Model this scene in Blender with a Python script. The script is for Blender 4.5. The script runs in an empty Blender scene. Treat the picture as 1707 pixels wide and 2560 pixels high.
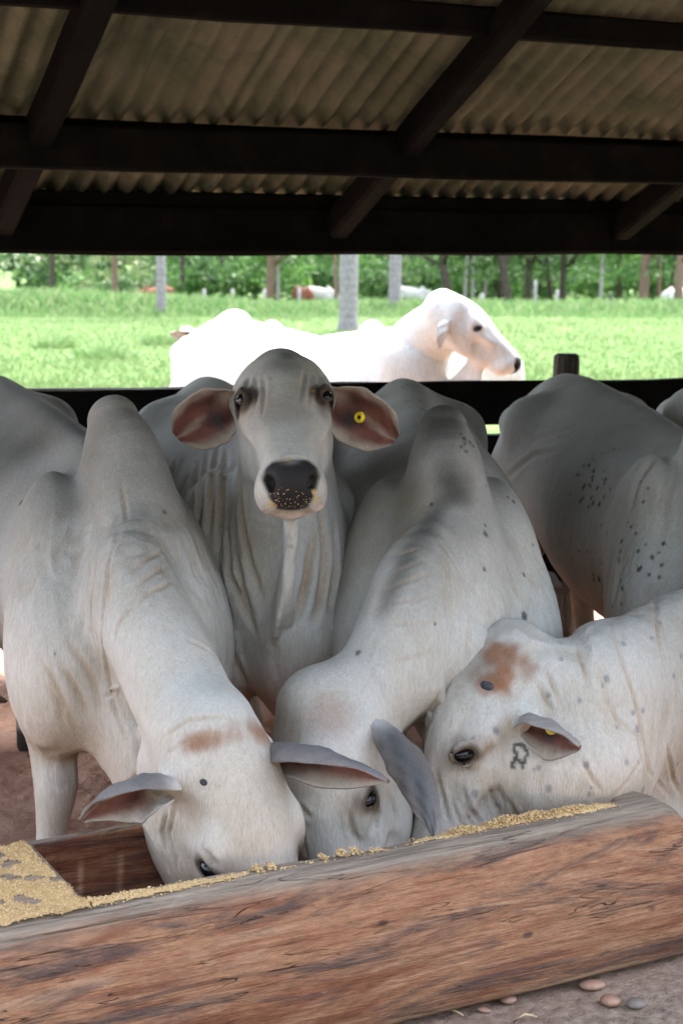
import bpy, bmesh, math, random
import numpy as np
from mathutils import Vector, Matrix
from mathutils.bvhtree import BVHTree

random.seed(7)
rng = np.random.default_rng(7)
scene = bpy.context.scene
COL = scene.collection
R = math.radians

# ------------------------------------------------------------------ camera
CAM_Z, PITCH, FPX = 1.52, R(8.88), 4000.0
cam_d = bpy.data.cameras.new('camera')
cam = bpy.data.objects.new('camera', cam_d)
COL.objects.link(cam)
cam.location = (0, 0, CAM_Z)
cam.rotation_euler = (R(90) - PITCH, 0, 0)
cam_d.sensor_fit = 'VERTICAL'
cam_d.sensor_height = 22.3
cam_d.sensor_width = 22.3
cam_d.lens = FPX / 2560.0 * 22.3
cam_d.clip_start, cam_d.clip_end = 0.05, 2000
cam_d.dof.use_dof = True
cam_d.dof.focus_distance = 3.42
cam_d.dof.aperture_fstop = 3.8
scene.camera = cam

# ------------------------------------------------------------------ light
SUN_EL, SUN_AZ = R(58), R(20)          # azimuth measured from +Y towards +X
world = bpy.data.worlds.new('World')
scene.world = world
world.use_nodes = True
wn = world.node_tree
bg = wn.nodes['Background']
sky = wn.nodes.new('ShaderNodeTexSky')
sky.sky_type = 'NISHITA'
sky.sun_disc = False
sky.sun_elevation = SUN_EL
sky.sun_rotation = SUN_AZ
sky.air_density = 1.0
sky.dust_density = 3.0
sky.ozone_density = 1.0
hsv = wn.nodes.new('ShaderNodeHueSaturation')      # thin bright cloud: a whiter sky
hsv.inputs['Saturation'].default_value = 0.55
wn.links.new(sky.outputs[0], hsv.inputs['Color'])
wn.links.new(hsv.outputs[0], bg.inputs[0])
bg.inputs[1].default_value = 0.15
sun_d = bpy.data.lights.new('sun', 'SUN')
sun_d.energy = 1.15
sun_d.angle = R(20)
sun_d.color = (1.0, 0.96, 0.9)
sun = bpy.data.objects.new('sun', sun_d)
COL.objects.link(sun)
sdir = Vector((math.sin(SUN_AZ) * math.cos(SUN_EL), math.cos(SUN_AZ) * math.cos(SUN_EL), math.sin(SUN_EL)))
sun.rotation_euler = sdir.to_track_quat('Z', 'Y').to_euler()
sun.location = (0, 0, 30)
scene.view_settings.view_transform = 'Standard'
scene.view_settings.look = 'None'
scene.view_settings.gamma = 1
scene.view_settings.exposure = 3.2
scene.render.engine = 'CYCLES'
scene.cycles.use_denoising = True
scene.cycles.max_bounces = 10
scene.cycles.diffuse_bounces = 6
scene.cycles.sample_clamp_indirect = 8

# ------------------------------------------------------------------ basics
CP, SP = math.cos(PITCH), math.sin(PITCH)


def ray(px, py):
    """direction through a point of the 1707 x 2560 photograph, scaled to y = 1"""
    dx, d = px - 853.5, py - 1280.0
    y = FPX * CP - d * SP
    return np.array([dx / y, 1.0, (-FPX * SP - d * CP) / y])


def U(px, py, Y):
    return np.array([0, 0, CAM_Z]) + ray(px, py) * Y


def Uz(px, py, z):
    r = ray(px, py)
    return np.array([0, 0, CAM_Z]) + r * ((z - CAM_Z) / r[2])


def tag(o, label=None, cat=None, group=None, kind=None):
    if label: o['label'] = label
    if cat: o['category'] = cat
    if group: o['group'] = group
    if kind: o['kind'] = kind
    return o


def empty(name, loc=(0, 0, 0)):
    o = bpy.data.objects.new(name, None)
    o.location = loc
    o.empty_display_size = 0.1
    COL.objects.link(o)
    return o


def mesh_obj(name, verts, faces, mat, parent=None, smooth=True, colors=None, loc=None):
    me = bpy.data.meshes.new(name)
    if isinstance(verts, np.ndarray) and isinstance(faces, np.ndarray):
        nv, nf, k = len(verts), len(faces), faces.shape[1]
        me.vertices.add(nv)
        me.vertices.foreach_set('co', verts.astype(np.float32).ravel())
        me.loops.add(nf * k)
        me.loops.foreach_set('vertex_index', faces.astype(np.int32).ravel())
        me.polygons.add(nf)
        me.polygons.foreach_set('loop_start', np.arange(0, nf * k, k, dtype=np.int32))
        me.update(calc_edges=True)
    else:
        me.from_pydata([tuple(map(float, v)) for v in verts], [], [tuple(map(int, f)) for f in faces])
    if smooth:
        me.polygons.foreach_set('use_smooth', np.ones(len(me.polygons), dtype=bool))
    if colors is not None:
        at = me.color_attributes.new('coat', 'FLOAT_COLOR', 'POINT')
        at.data.foreach_set('color', np.asarray(colors, dtype=np.float32).ravel())
    if mat is not None:
        me.materials.append(mat)
    o = bpy.data.objects.new(name, me)
    COL.objects.link(o)
    if parent is not None:
        o.parent = parent
    if loc is not None:
        o.location = loc
    return o


def copy_tree(o, parent=None):
    c = o.copy()
    COL.objects.link(c)
    c.parent = parent
    for ch in list(o.children):
        copy_tree(ch, c)
    return c


class MB:
    """collects boxes / tubes into one mesh"""
    def __init__(s): s.v, s.f = [], []

    def add(s, v, f):
        n = len(s.v)
        s.v += [tuple(p) for p in v]
        s.f += [tuple(i + n for i in q) for q in f]

    def bar(s, a, b, w, h, up=(0, 0, 1), nseg=1, jit=0.0, bev=0.15):
        """a timber from a to b, w across and h along up, with chamfered corners"""
        a, b = np.array(a, float), np.array(b, float)
        d = (b - a) / np.linalg.norm(b - a)
        sd = np.cross(d, up); sd /= np.linalg.norm(sd)
        u = np.cross(sd, d)
        c = bev * min(w, h)
        prof = [(-w/2 + c, -h/2), (w/2 - c, -h/2), (w/2, -h/2 + c), (w/2, h/2 - c), (w/2 - c, h/2), (-w/2 + c, h/2), (-w/2, h/2 - c), (-w/2, -h/2 + c)]
        vs, fs = [], []
        for i in range(nseg + 1):
            p = a + (b - a) * i / nseg
            j = rng.normal(0, jit, 2) if jit else (0, 0)
            for (x, y) in prof:
                q = rng.normal(0, jit * .5, 2) if jit else (0, 0)
                vs.append(p + sd * (x + j[0] + q[0]) + u * (y + j[1] + q[1]))
        for i in range(nseg):
            for k in range(8):
                k2 = (k + 1) % 8
                fs.append((i*8+k, i*8+k2, (i+1)*8+k2, (i+1)*8+k))
        fs.append(tuple(range(7, -1, -1)))
        fs.append(tuple(nseg*8 + k for k in range(8)))
        s.add(vs, fs)

    def tube(s, pts, rad, n=10, jit=0.0):
        pts = [np.array(p, float) for p in pts]
        vs, fs = [], []
        for i, p in enumerate(pts):
            d = pts[min(i+1, len(pts)-1)] - pts[max(i-1, 0)]
            d /= np.linalg.norm(d)
            ref = np.array([1., 0, 0]) if abs(d[0]) < .8 else np.array([0, 1., 0])
            a = np.cross(d, ref); a /= np.linalg.norm(a)
            b = np.cross(d, a)
            r = rad[i] if hasattr(rad, '__len__') else rad
            for k in range(n):
                t = 2*math.pi*k/n
                rr = r * (1 + (rng.normal(0, jit) if jit else 0))
                vs.append(p + a*math.cos(t)*rr + b*math.sin(t)*rr)
        for i in range(len(pts)-1):
            for k in range(n):
                k2 = (k+1) % n
                fs.append((i*n+k, i*n+k2, (i+1)*n+k2, (i+1)*n+k))
        fs.append(tuple(range(n-1, -1, -1)))
        fs.append(tuple((len(pts)-1)*n+k for k in range(n)))
        s.add(vs, fs)

    def build(s, name, mat, parent=None, smooth=False):
        return mesh_obj(name, s.v, s.f, mat, parent, smooth)


# ------------------------------------------------------------------ materials
class NT:
    def __init__(s, name):
        s.m = bpy.data.materials.new(name)
        s.m.use_nodes = True
        s.n, s.l = s.m.node_tree.nodes, s.m.node_tree.links
        s.b = s.n['Principled BSDF']
        s.tc = s.n.new('ShaderNodeTexCoord')

    def new(s, t, **kw):
        nd = s.n.new('ShaderNode' + t)
        for k, v in kw.items(): setattr(nd, k, v)
        return nd

    def link(s, a, b): s.l.new(a, b)

    def mapping(s, scale=(1, 1, 1), src='Object', rot=(0, 0, 0)):
        m = s.new('Mapping')
        m.inputs['Scale'].default_value = scale
        m.inputs['Rotation'].default_value = rot
        s.link(s.tc.outputs[src], m.inputs[0])
        return m.outputs[0]

    def noise(s, vec, scale, detail=4, rough=.55, dist=0.0):
        n = s.new('TexNoise')
        n.inputs['Scale'].default_value = scale
        n.inputs['Detail'].default_value = detail
        n.inputs['Roughness'].default_value = rough
        n.inputs['Distortion'].default_value = dist
        if vec is not None: s.link(vec, n.inputs['Vector'])
        return n.outputs['Fac']

    def ramp(s, fac, stops, interp='LINEAR'):
        r = s.new('ValToRGB')
        cr = r.color_ramp
        cr.interpolation = interp
        while len(cr.elements) < len(stops): cr.elements.new(.5)
        for e, (p, c) in zip(cr.elements, stops):
            e.position = p
            e.color = (*c, 1) if len(c) == 3 else c
        s.link(fac, r.inputs[0])
        return r.outputs[0]

    def mix(s, fac, a, b, mode='MIX'):
        m = s.new('Mix', data_type='RGBA', blend_type=mode)
        for sock, v in ((m.inputs[0], fac), (m.inputs[6], a), (m.inputs[7], b)):
            if hasattr(v, 'node'): s.link(v, sock)
            elif isinstance(v, (int, float)): sock.default_value = v
            else: sock.default_value = (*v, 1) if len(v) == 3 else v
        return m.outputs[2]

    def math(s, op, a, b=0.5, clamp=False):
        m = s.new('Math', operation=op)
        m.use_clamp = clamp
        for sock, v in ((m.inputs[0], a), (m.inputs[1], b)):
            if hasattr(v, 'node'): s.link(v, sock)
            else: sock.default_value = v
        return m.outputs[0]

    def bump(s, h, strength=.3, dist=.01, prev=None):
        b = s.new('Bump')
        b.inputs['Strength'].default_value = strength
        b.inputs['Distance'].default_value = dist
        s.link(h, b.inputs['Height'])
        if prev is not None: s.link(prev, b.inputs['Normal'])
        return b.outputs[0]

    def out(s, color=None, rough=None, normal=None, spec=None):
        if color is not None:
            if hasattr(color, 'node'): s.link(color, s.b.inputs['Base Color'])
            else: s.b.inputs['Base Color'].default_value = (*color, 1)
        if rough is not None:
            if hasattr(rough, 'node'): s.link(rough, s.b.inputs['Roughness'])
            else: s.b.inputs['Roughness'].default_value = rough
        if normal is not None: s.link(normal, s.b.inputs['Normal'])
        if spec is not None: s.b.inputs['Specular IOR Level'].default_value = spec
        return s.m


def simple(name, col, rough=.6, spec=.4, var=.0, scale=30):
    t = NT(name)
    if var:
        n = t.noise(t.mapping(), scale)
        c = t.ramp(n, [(.3, tuple(x*(1-var) for x in col)), (.7, tuple(min(1, x*(1+var)) for x in col))])
        return t.out(c, rough, spec=spec)
    return t.out(col, rough, spec=spec)


def coat_material():
    t = NT('short_coat')
    at = t.new('Attribute', attribute_name='coat')
    v = t.mapping()
    blot = t.noise(v, 7, 5, .6)
    fine = t.noise(t.mapping((1, 1, .25)), 260, 3, .6)
    mid = t.noise(t.mapping((1, 1, .4)), 55, 4, .65)
    c = t.mix(t.math('MULTIPLY', t.ramp(blot, [(.35, (0, 0, 0)), (.75, (1, 1, 1))]), .45), at.outputs['Color'], t.mix(1.0, at.outputs['Color'], (.76, .70, .58), 'MULTIPLY'))
    wr = t.noise(t.mapping((1, 1, .15)), 42, 5, .65, .5)
    wrd = t.math('ABSOLUTE', t.math('SUBTRACT', wr, .5))
    wm = t.ramp(wrd, [(.0, (0, 0, 0)), (.05, (1, 1, 1))])
    wa = t.ramp(t.noise(v, 3.5, 3), [(.42, (0, 0, 0)), (.6, (1, 1, 1))])
    c = t.mix(t.math('MULTIPLY', t.math('SUBTRACT', 1.0, wm), t.math('MULTIPLY', wa, .13)), c, t.mix(1.0, c, (.55, .45, .34), 'MULTIPLY'))
    c = t.mix(.36, c, t.ramp(fine, [(.3, (.5, .5, .5)), (.66, (1.0, 1.0, 1.0))]), 'MULTIPLY')
    c = t.mix(.16, c, t.ramp(mid, [(.3, (.55, .53, .5)), (.65, (1.0, 1.0, 1.0))]), 'MULTIPLY')
    hair = t.noise(t.mapping((1, 1, .16)), 120, 4, .7)
    c = t.mix(.15, c, t.ramp(hair, [(.32, (.45, .43, .40)), (.62, (1.0, 1.0, 1.0))]), 'MULTIPLY')
    n0 = t.bump(t.math('MULTIPLY', wm, wa), .2, .005)
    n1 = t.bump(mid, .35, .008, n0)
    n2 = t.bump(fine, .6, .0025, n1)
    rough = t.math('SUBTRACT', .85, t.math('MULTIPLY', t.math('SUBTRACT', 1.0, at.outputs['Alpha']), .55))
    t.b.inputs['Sheen Weight'].default_value = .03
    t.b.inputs['Sheen Roughness'].default_value = .5
    return t.out(c, rough, n2, spec=.16)


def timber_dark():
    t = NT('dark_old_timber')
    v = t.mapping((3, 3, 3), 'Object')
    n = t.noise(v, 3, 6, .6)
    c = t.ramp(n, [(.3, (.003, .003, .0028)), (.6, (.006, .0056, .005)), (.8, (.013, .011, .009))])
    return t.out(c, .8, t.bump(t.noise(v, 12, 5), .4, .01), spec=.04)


def log_wood():
    t = NT('trough_log_wood')
    at = t.new('Attribute', attribute_name='coat')
    fine = t.noise(t.mapping((3.0, 60, 60)), 1.6, 6, .7, .4)
    big = t.noise(t.mapping((1.0, 5.0, 5.0)), 1.7, 7, .66, .8)
    streak = t.noise(t.mapping((.95, 6.0, 6.0)), 1.7, 8, .70, 1.2)
    c = t.ramp(big, [(.28, (.15, .052, .028)), (.42, (.36, .145, .075)), (.52, (.55, .29, .165)), (.62, (.39, .16, .085)), (.78, (.22, .075, .040))])
    pale = t.noise(t.mapping((1.6, 13, 13)), 1.7, 6, .66, 1.0)
    c = t.mix(t.math('MULTIPLY', t.ramp(pale, [(.55, (0, 0, 0)), (.70, (1, 1, 1))]), .6), c, (.70, .47, .31))
    c = t.mix(t.math('MULTIPLY', t.ramp(streak, [(.49, (0, 0, 0)), (.60, (1, 1, 1))]), .85), c, t.mix(pale, (.075, .052, .058), (.15, .105, .095)))
    grit = t.noise(t.mapping((30, 75, 75)), 1.0, 6, .75)
    c = t.mix(.42, c, t.ramp(grit, [(.36, (.45, .42, .40)), (.58, (1.0, 1.0, 1.0))]), 'MULTIPLY')
    c = t.mix(t.ramp(grit, [(.66, (0, 0, 0)), (.72, (.5, .5, .5))]), c, (.66, .50, .38))
    red = t.noise(t.mapping((1.2, 9, 9)), 1.2, 5, .6, 1.2)
    c = t.mix(t.math('MULTIPLY', t.ramp(red, [(.6, (0, 0, 0)), (.72, (1, 1, 1))]), .6), c, (.22, .045, .03))
    c = t.mix(.35, c, t.ramp(fine, [(.3, (.5, .47, .45)), (.7, (1.0, 1.0, 1.0))]), 'MULTIPLY')
    ck = t.noise(t.mapping((1.0, 16, 16)), 2.2, 3, .5, 1.0)
    crack = t.ramp(t.math('ABSOLUTE', t.math('SUBTRACT', ck, .5)), [(.0, (1, 1, 1)), (.009, (0, 0, 0))])
    cm = t.math('MULTIPLY', crack, t.ramp(t.noise(t.mapping((1.5, 5, 5)), 2.0, 2), [(.48, (0, 0, 0)), (.6, (1, 1, 1))]))
    c = t.mix(t.math('MULTIPLY', cm, .8), c, (.06, .035, .025))
    vo = t.new('TexVoronoi'); vo.inputs['Scale'].default_value = 9
    t.link(t.mapping((.55, 1, 1)), vo.inputs['Vector'])
    knot = t.ramp(vo.outputs['Distance'], [(.04, (1, 1, 1)), (.085, (0, 0, 0))])
    c = t.mix(t.math('MULTIPLY', knot, .75), c, (.05, .03, .028))
    # alpha of the attribute = how much of the weathered grey / feed dust layer shows
    sp = t.noise(t.mapping((8, 20, 20)), 3, 5, .7)
    grey = t.ramp(fine, [(.3, (.17, .135, .105)), (.7, (.48, .39, .31))])
    gmask = t.math('MULTIPLY', at.outputs['Alpha'], t.ramp(sp, [(.25, (.5, .5, .5)), (.6, (1, 1, 1))]), True)
    c = t.mix(gmask, c, grey)
    c = t.mix(1.0, c, at.outputs['Color'], 'MULTIPLY')
    h = t.math('SUBTRACT', t.math('ADD', t.math('ADD', fine, t.math('MULTIPLY', grit, .7)), t.math('MULTIPLY', streak, 1.2)), t.math('MULTIPLY', cm, 1.5))
    return t.out(c, .62, t.bump(h, .9, .011), spec=.2)


def soil_mat():
    t = NT('ground_surface')
    v = t.mapping()
    sep = t.new('SeparateXYZ')
    t.link(t.tc.outputs['Object'], sep.inputs[0])
    a = t.noise(v, 3.5, 8, .65)
    b = t.noise(v, 40, 6, .7)
    soil = t.ramp(a, [(.3, (.42, .245, .175)), (.55, (.60, .375, .28)), (.75, (.68, .45, .345))])
    front = t.ramp(b, [(.25, (.22, .155, .12)), (.5, (.38, .29, .225)), (.75, (.50, .40, .32))])
    # in front of the trough the sand is greyer
    fm = t.math('SUBTRACT', sep.outputs['Y'], t.math('MULTIPLY', sep.outputs['X'], .46))
    fm = t.ramp(t.math('MULTIPLY', t.math('SUBTRACT', 3.3, fm), 2.0), [(0, (0, 0, 0)), (1, (1, 1, 1))])
    soil = t.mix(fm, soil, front)
    soil = t.mix(.6, soil, t.ramp(b, [(.3, (.55, .55, .55)), (.7, (1, 1, 1))]), 'MULTIPLY')
    g = t.noise(v, 1.3, 6, .6)
    g2 = t.noise(v, 18, 5, .7)
    grass = t.ramp(g, [(.3, (.055, .12, .028)), (.5, (.09, .16, .042)), (.7, (.13, .18, .06))])
    grass = t.mix(.5, grass, t.ramp(g2, [(.3, (.55, .55, .5)), (.7, (1, 1, 1))]), 'MULTIPLY')
    edge = t.math('ADD', sep.outputs['Y'], t.math('MULTIPLY', a, 1.5))
    gm = t.ramp(t.math('MULTIPLY', t.math('SUBTRACT', edge, 8.4), .8), [(0, (0, 0, 0)), (1, (1, 1, 1))])
    c = t.mix(gm, soil, grass)
    h = t.math('ADD', t.math('MULTIPLY', a, 1.5), b)
    return t.out(c, .95, t.bump(h, .8, .025), spec=.1)


def roof_mat():
    t = NT('weathered_roof_sheet')
    v = t.mapping()
    a = t.noise(v, 4, 6, .6)
    b = t.noise(v, 45, 6, .7)
    c = t.ramp(a, [(.3, (.075, .085, .050)), (.5, (.120, .120, .078)), (.7, (.165, .148, .105))])
    c = t.mix(t.math('MULTIPLY', t.ramp(b, [(.55, (0, 0, 0)), (.75, (1, 1, 1))]), .6), c, (.07, .075, .05))
    st = t.noise(t.mapping((1, 1, 1)), 1.6, 7, .7, 1.0)
    c = t.mix(t.math('MULTIPLY', t.ramp(st, [(.50, (0, 0, 0)), (.66, (1, 1, 1))]), .65), c, (.030, .034, .020))
    c = t.mix(t.math('MULTIPLY', t.ramp(st, [(.26, (1, 1, 1)), (.42, (0, 0, 0))]), .5), c, (.17, .125, .085))
    return t.out(c, .9, t.bump(b, .4, .006), spec=.1)


def leaf_mat(name, c1, c2, c3):
    t = NT(name)
    info = t.new('ObjectInfo')
    g = t.new('NewGeometry')
    n = t.noise(t.mapping(), 2.2, 3)
    c = t.ramp(t.math('ADD', t.math('MULTIPLY', g.outputs['Random Per Island'], .6), t.math('MULTIPLY', n, .4)), [(.2, c1), (.5, c2), (.8, c3)])
    t.b.inputs['Transmission Weight'].default_value = 0
    d = t.new('BsdfTranslucent')
    mx = t.new('MixShader')
    mx.inputs[0].default_value = .35
    t.link(c, d.inputs[0])
    t.out(c, .6, spec=.2)
    t.link(t.b.outputs[0], mx.inputs[1]); t.link(d.outputs[0], mx.inputs[2])
    t.link(mx.outputs[0], t.n['Material Output'].inputs[0])
    return t.m


def bark_mat(name, c1, c2, sc=(6, 6, 1.2)):
    t = NT(name)
    n = t.noise(t.mapping(sc), 4, 6, .65)
    return t.out(t.ramp(n, [(.3, c1), (.7, c2)]), .9, t.bump(n, .6, .03), spec=.1)


M_COAT = coat_material()
M_TIMBER = timber_dark()
M_LOG = log_wood()
M_GROUND = soil_mat()
M_ROOF = roof_mat()
M_EYE = simple('wet_dark_eye', (.004, .0035, .004), .16, .3)
M_LASH = simple('eyelash_black', (.012, .010, .010), .6, .2)
M_HORN = simple('horn_bud_grey', (.06, .06, .068), .75, .15, .6, 90)
M_TAGY = simple('yellow_tag_plastic', (.78, .62, .03), .4, .4)
M_TAGD = simple('dark_tag_hole', (.012, .012, .012), .5, .3)
M_FEED = NT('ground_feed')
_n = M_FEED.noise(M_FEED.mapping(), 190, 5, .75)
_g = M_FEED.new('NewGeometry')
M_FEED = M_FEED.out(M_FEED.ramp(M_FEED.math('ADD', M_FEED.math('MULTIPLY', _g.outputs['Random Per Island'], .35), M_FEED.math('MULTIPLY', _n, .75)),
                    [(.30, (.34, .21, .095)), (.52, (.58, .39, .185)), (.75, (.74, .57, .33))]), .85, spec=.15)


# ------------------------------------------------------------------ implicit bodies
def norm(v):
    v = np.asarray(v, float)
    return v / max(np.linalg.norm(v), 1e-9)


class Body:
    """a smooth union of tapered elliptical limbs, meshed as ONE surface"""
    def __init__(s): s.ch = []

    def chain(s, nodes, k=.05, up=(0, 0, 1), n=4, op=1, cap=None):
        pts = np.array([list(p) + [ru, rs] for p, ru, rs in nodes], float)
        m = len(pts)
        out = []
        for i in range(m - 1):
            p0, p1, p2, p3 = pts[max(i-1, 0)], pts[i], pts[i+1], pts[min(i+2, m-1)]
            for j in range(n):
                t = j / n
                out.append(.5*((2*p1) + (-p0+p2)*t + (2*p0-5*p1+4*p2-p3)*t*t + (-p0+3*p1-3*p2+p3)*t**3))
        out.append(pts[-1])
        out = np.array(out)
        ups = up if isinstance(up, list) else [up]
        ups = np.array([norm(u) for u in ups])
        L = len(out)
        A = out[:, :3]
        tg = np.gradient(A, axis=0)
        tg /= np.maximum(np.linalg.norm(tg, axis=1), 1e-9)[:, None]
        f = np.linspace(0, len(ups) - 1, L)
        i0 = np.minimum(f.astype(int), len(ups) - 1); i1 = np.minimum(i0 + 1, len(ups) - 1)
        uu = ups[i0]*(1-(f-i0))[:, None] + ups[i1]*(f-i0)[:, None]
        uu = uu - tg*(uu*tg).sum(1)[:, None]
        uu /= np.maximum(np.linalg.norm(uu, axis=1), 1e-9)[:, None]
        segs = [x.astype(np.float32) for x in (A, tg, uu, np.cross(tg, uu), out[:, 3], out[:, 4])]
        r = out[:, 3:].max(axis=1)[:, None]
        lo = (out[:, :3] - r).min(0); hi = (out[:, :3] + r).max(0)
        s.ch.append((segs, k, op, lo, hi, cap))
        return s

    def ball(s, c, r, k=.03, f=(1, 0, 0), u=(0, 0, 1), op=1):
        """ellipsoid with radii (along f, along u, across)"""
        if not hasattr(r, '__len__'): r = (r, r, r)
        w = norm(f); uu = norm(np.asarray(u, float) - w*np.dot(u, w)); sd = np.cross(w, uu)
        c = np.asarray(c, float)
        s.ch.append(([np.array(x, np.float32)[None] for x in (c, w, uu, sd, r[1], r[2])], k, op, c - max(r), c + max(r), r[0]))
        return s

    def sdf(s, P):
        P = P.astype(np.float32)
        d = np.full(len(P), .25, np.float32)
        for segs, k, op, lo, hi, cap in s.ch:
            mg = k + .04
            m = np.where(np.all((P > lo - mg) & (P < hi + mg), axis=1))[0]
            if not len(m): continue
            Q = P[m]
            A, W, UU, SD, RU, RS = segs
            if len(A) > 1:
                best = np.full(len(Q), 1e9, np.float32); g = np.zeros(len(Q), np.float32)
                for i in range(len(A)-1):
                    ab = A[i+1]-A[i]
                    q = Q-A[i]
                    t = np.clip((q @ ab)/max(float(ab @ ab), 1e-12), 0, 1)
                    e = q-t[:, None]*ab
                    dd = np.einsum('ij,ij->i', e, e)
                    w_ = dd < best
                    best = np.where(w_, dd, best); g = np.where(w_, i+t, g)
                i0 = np.minimum(g.astype(np.int32), len(A)-2); fr = (g-i0).astype(np.float32)
                f1 = fr[:, None]
                lp = lambda X: X[i0]*(1-f1)+X[i0+1]*f1
                c0, w, u, sd = lp(A), lp(W), lp(UU), lp(SD)
                ru = RU[i0]*(1-fr)+RU[i0+1]*fr; rs = RS[i0]*(1-fr)+RS[i0+1]*fr
            else:
                c0, w, u, sd = A, W, UU, SD
                ru = np.full(len(Q), RU[0], np.float32); rs = np.full(len(Q), RS[0], np.float32)
            q = Q-c0
            rl = cap if cap else np.minimum(ru, rs)
            x, y, z = (q*u).sum(1)/ru, (q*sd).sum(1)/rs, (q*w).sum(1)/rl
            k0 = np.sqrt(x*x + y*y + z*z) + 1e-6
            k1 = np.sqrt((x/ru)**2 + (y/rs)**2 + (z/rl)**2) + 1e-5
            dc = k0*(k0-1)/k1
            dm = d[m]
            if op > 0:
                h = np.maximum(k - np.abs(dm - dc), 0) / k
                d[m] = np.minimum(dm, dc) - h*h*k*.25
            else:
                dn = -dc
                h = np.maximum(k - np.abs(dm - dn), 0) / k
                d[m] = np.maximum(dm, dn) + h*h*k*.25
        return d

    def bounds(s):
        add = [c for c in s.ch if c[2] > 0]
        return np.min([c[3] for c in add], 0) - .06, np.max([c[4] for c in add], 0) + .06


def surface_nets(F, org, h):
    ins = F < 0
    c = [(0,0,0),(1,0,0),(0,1,0),(1,1,0),(0,0,1),(1,0,1),(0,1,1),(1,1,1)]
    n = np.array(F.shape) - 1
    sl = lambda o: tuple(slice(o[i], o[i] + n[i]) for i in range(3))
    cnt = sum(ins[sl(o)].astype(np.int8) for o in c)
    act = (cnt > 0) & (cnt < 8)
    idx = np.argwhere(act)
    vid = np.full(F.shape, -1, np.int64)
    vid[idx[:, 0], idx[:, 1], idx[:, 2]] = np.arange(len(idx))
    vals = np.stack([F[idx[:, 0]+o[0], idx[:, 1]+o[1], idx[:, 2]+o[2]] for o in c], 1)
    acc = np.zeros((len(idx), 3)); num = np.zeros(len(idx))
    for a in range(8):
        for ax in range(3):
            if c[a][ax]: continue
            b = a | (1 << ax)
            va, vb = vals[:, a], vals[:, b]
            m = (va < 0) != (vb < 0)
            t = np.where(m, va / np.where(m, va - vb, 1), 0)
            p = np.tile(np.array(c[a], float), (len(idx), 1)); p[:, ax] = t
            acc[m] += p[m]; num[m] += 1
    V = (idx + acc / num[:, None]) * h + org
    faces = []
    for ax in range(3):
        lo = [slice(1, -1)]*3; hi = [slice(1, -1)]*3
        lo[ax] = slice(0, -1); hi[ax] = slice(1, None)
        A, B = ins[tuple(lo)], ins[tuple(hi)]
        for flip, m in ((0, A & ~B), (1, ~A & B)):
            e = np.argwhere(m)
            if not len(e): continue
            off = np.ones(3, int); off[ax] = 0
            e = e + off
            u, v = (ax+1) % 3, (ax+2) % 3
            q = []
            for du, dv in ((0, 0), (-1, 0), (-1, -1), (0, -1)):
                g = e.copy(); g[:, u] += du; g[:, v] += dv
                q.append(vid[g[:, 0], g[:, 1], g[:, 2]])
            q = np.stack(q, 1)
            faces.append(q[:, ::-1] if flip else q)
    Fc = np.concatenate(faces)
    return V, Fc[(Fc >= 0).all(1)]


def subdivide(V, Fq):
    n, m = len(V), len(Fq)
    e = np.concatenate([np.stack([Fq[:, i], Fq[:, (i+1) % 4]], 1) for i in range(4)])
    es = np.sort(e, 1)
    key, inv = np.unique(es[:, 0]*np.int64(n) + es[:, 1], return_inverse=True)
    inv = inv.reshape(-1)
    mid = .5*(V[key // n] + V[key % n])
    cen = V[Fq].mean(1)
    V2 = np.concatenate([V, mid, cen])
    E = [n + inv[i*m:(i+1)*m] for i in range(4)]
    C = n + len(mid) + np.arange(m)
    F2 = np.concatenate([np.stack([Fq[:, i], E[i], C, E[i-1]], 1) for i in range(4)])
    return V2, F2


def grad(body, P, e=.003):
    k = np.array([[1, -1, -1], [-1, -1, 1], [-1, 1, -1], [1, 1, 1]], float)
    g = sum(kk * body.sdf(P + kk*e)[:, None] for kk in k)
    return g / np.maximum(np.linalg.norm(g, axis=1, keepdims=True), 1e-9)


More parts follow.
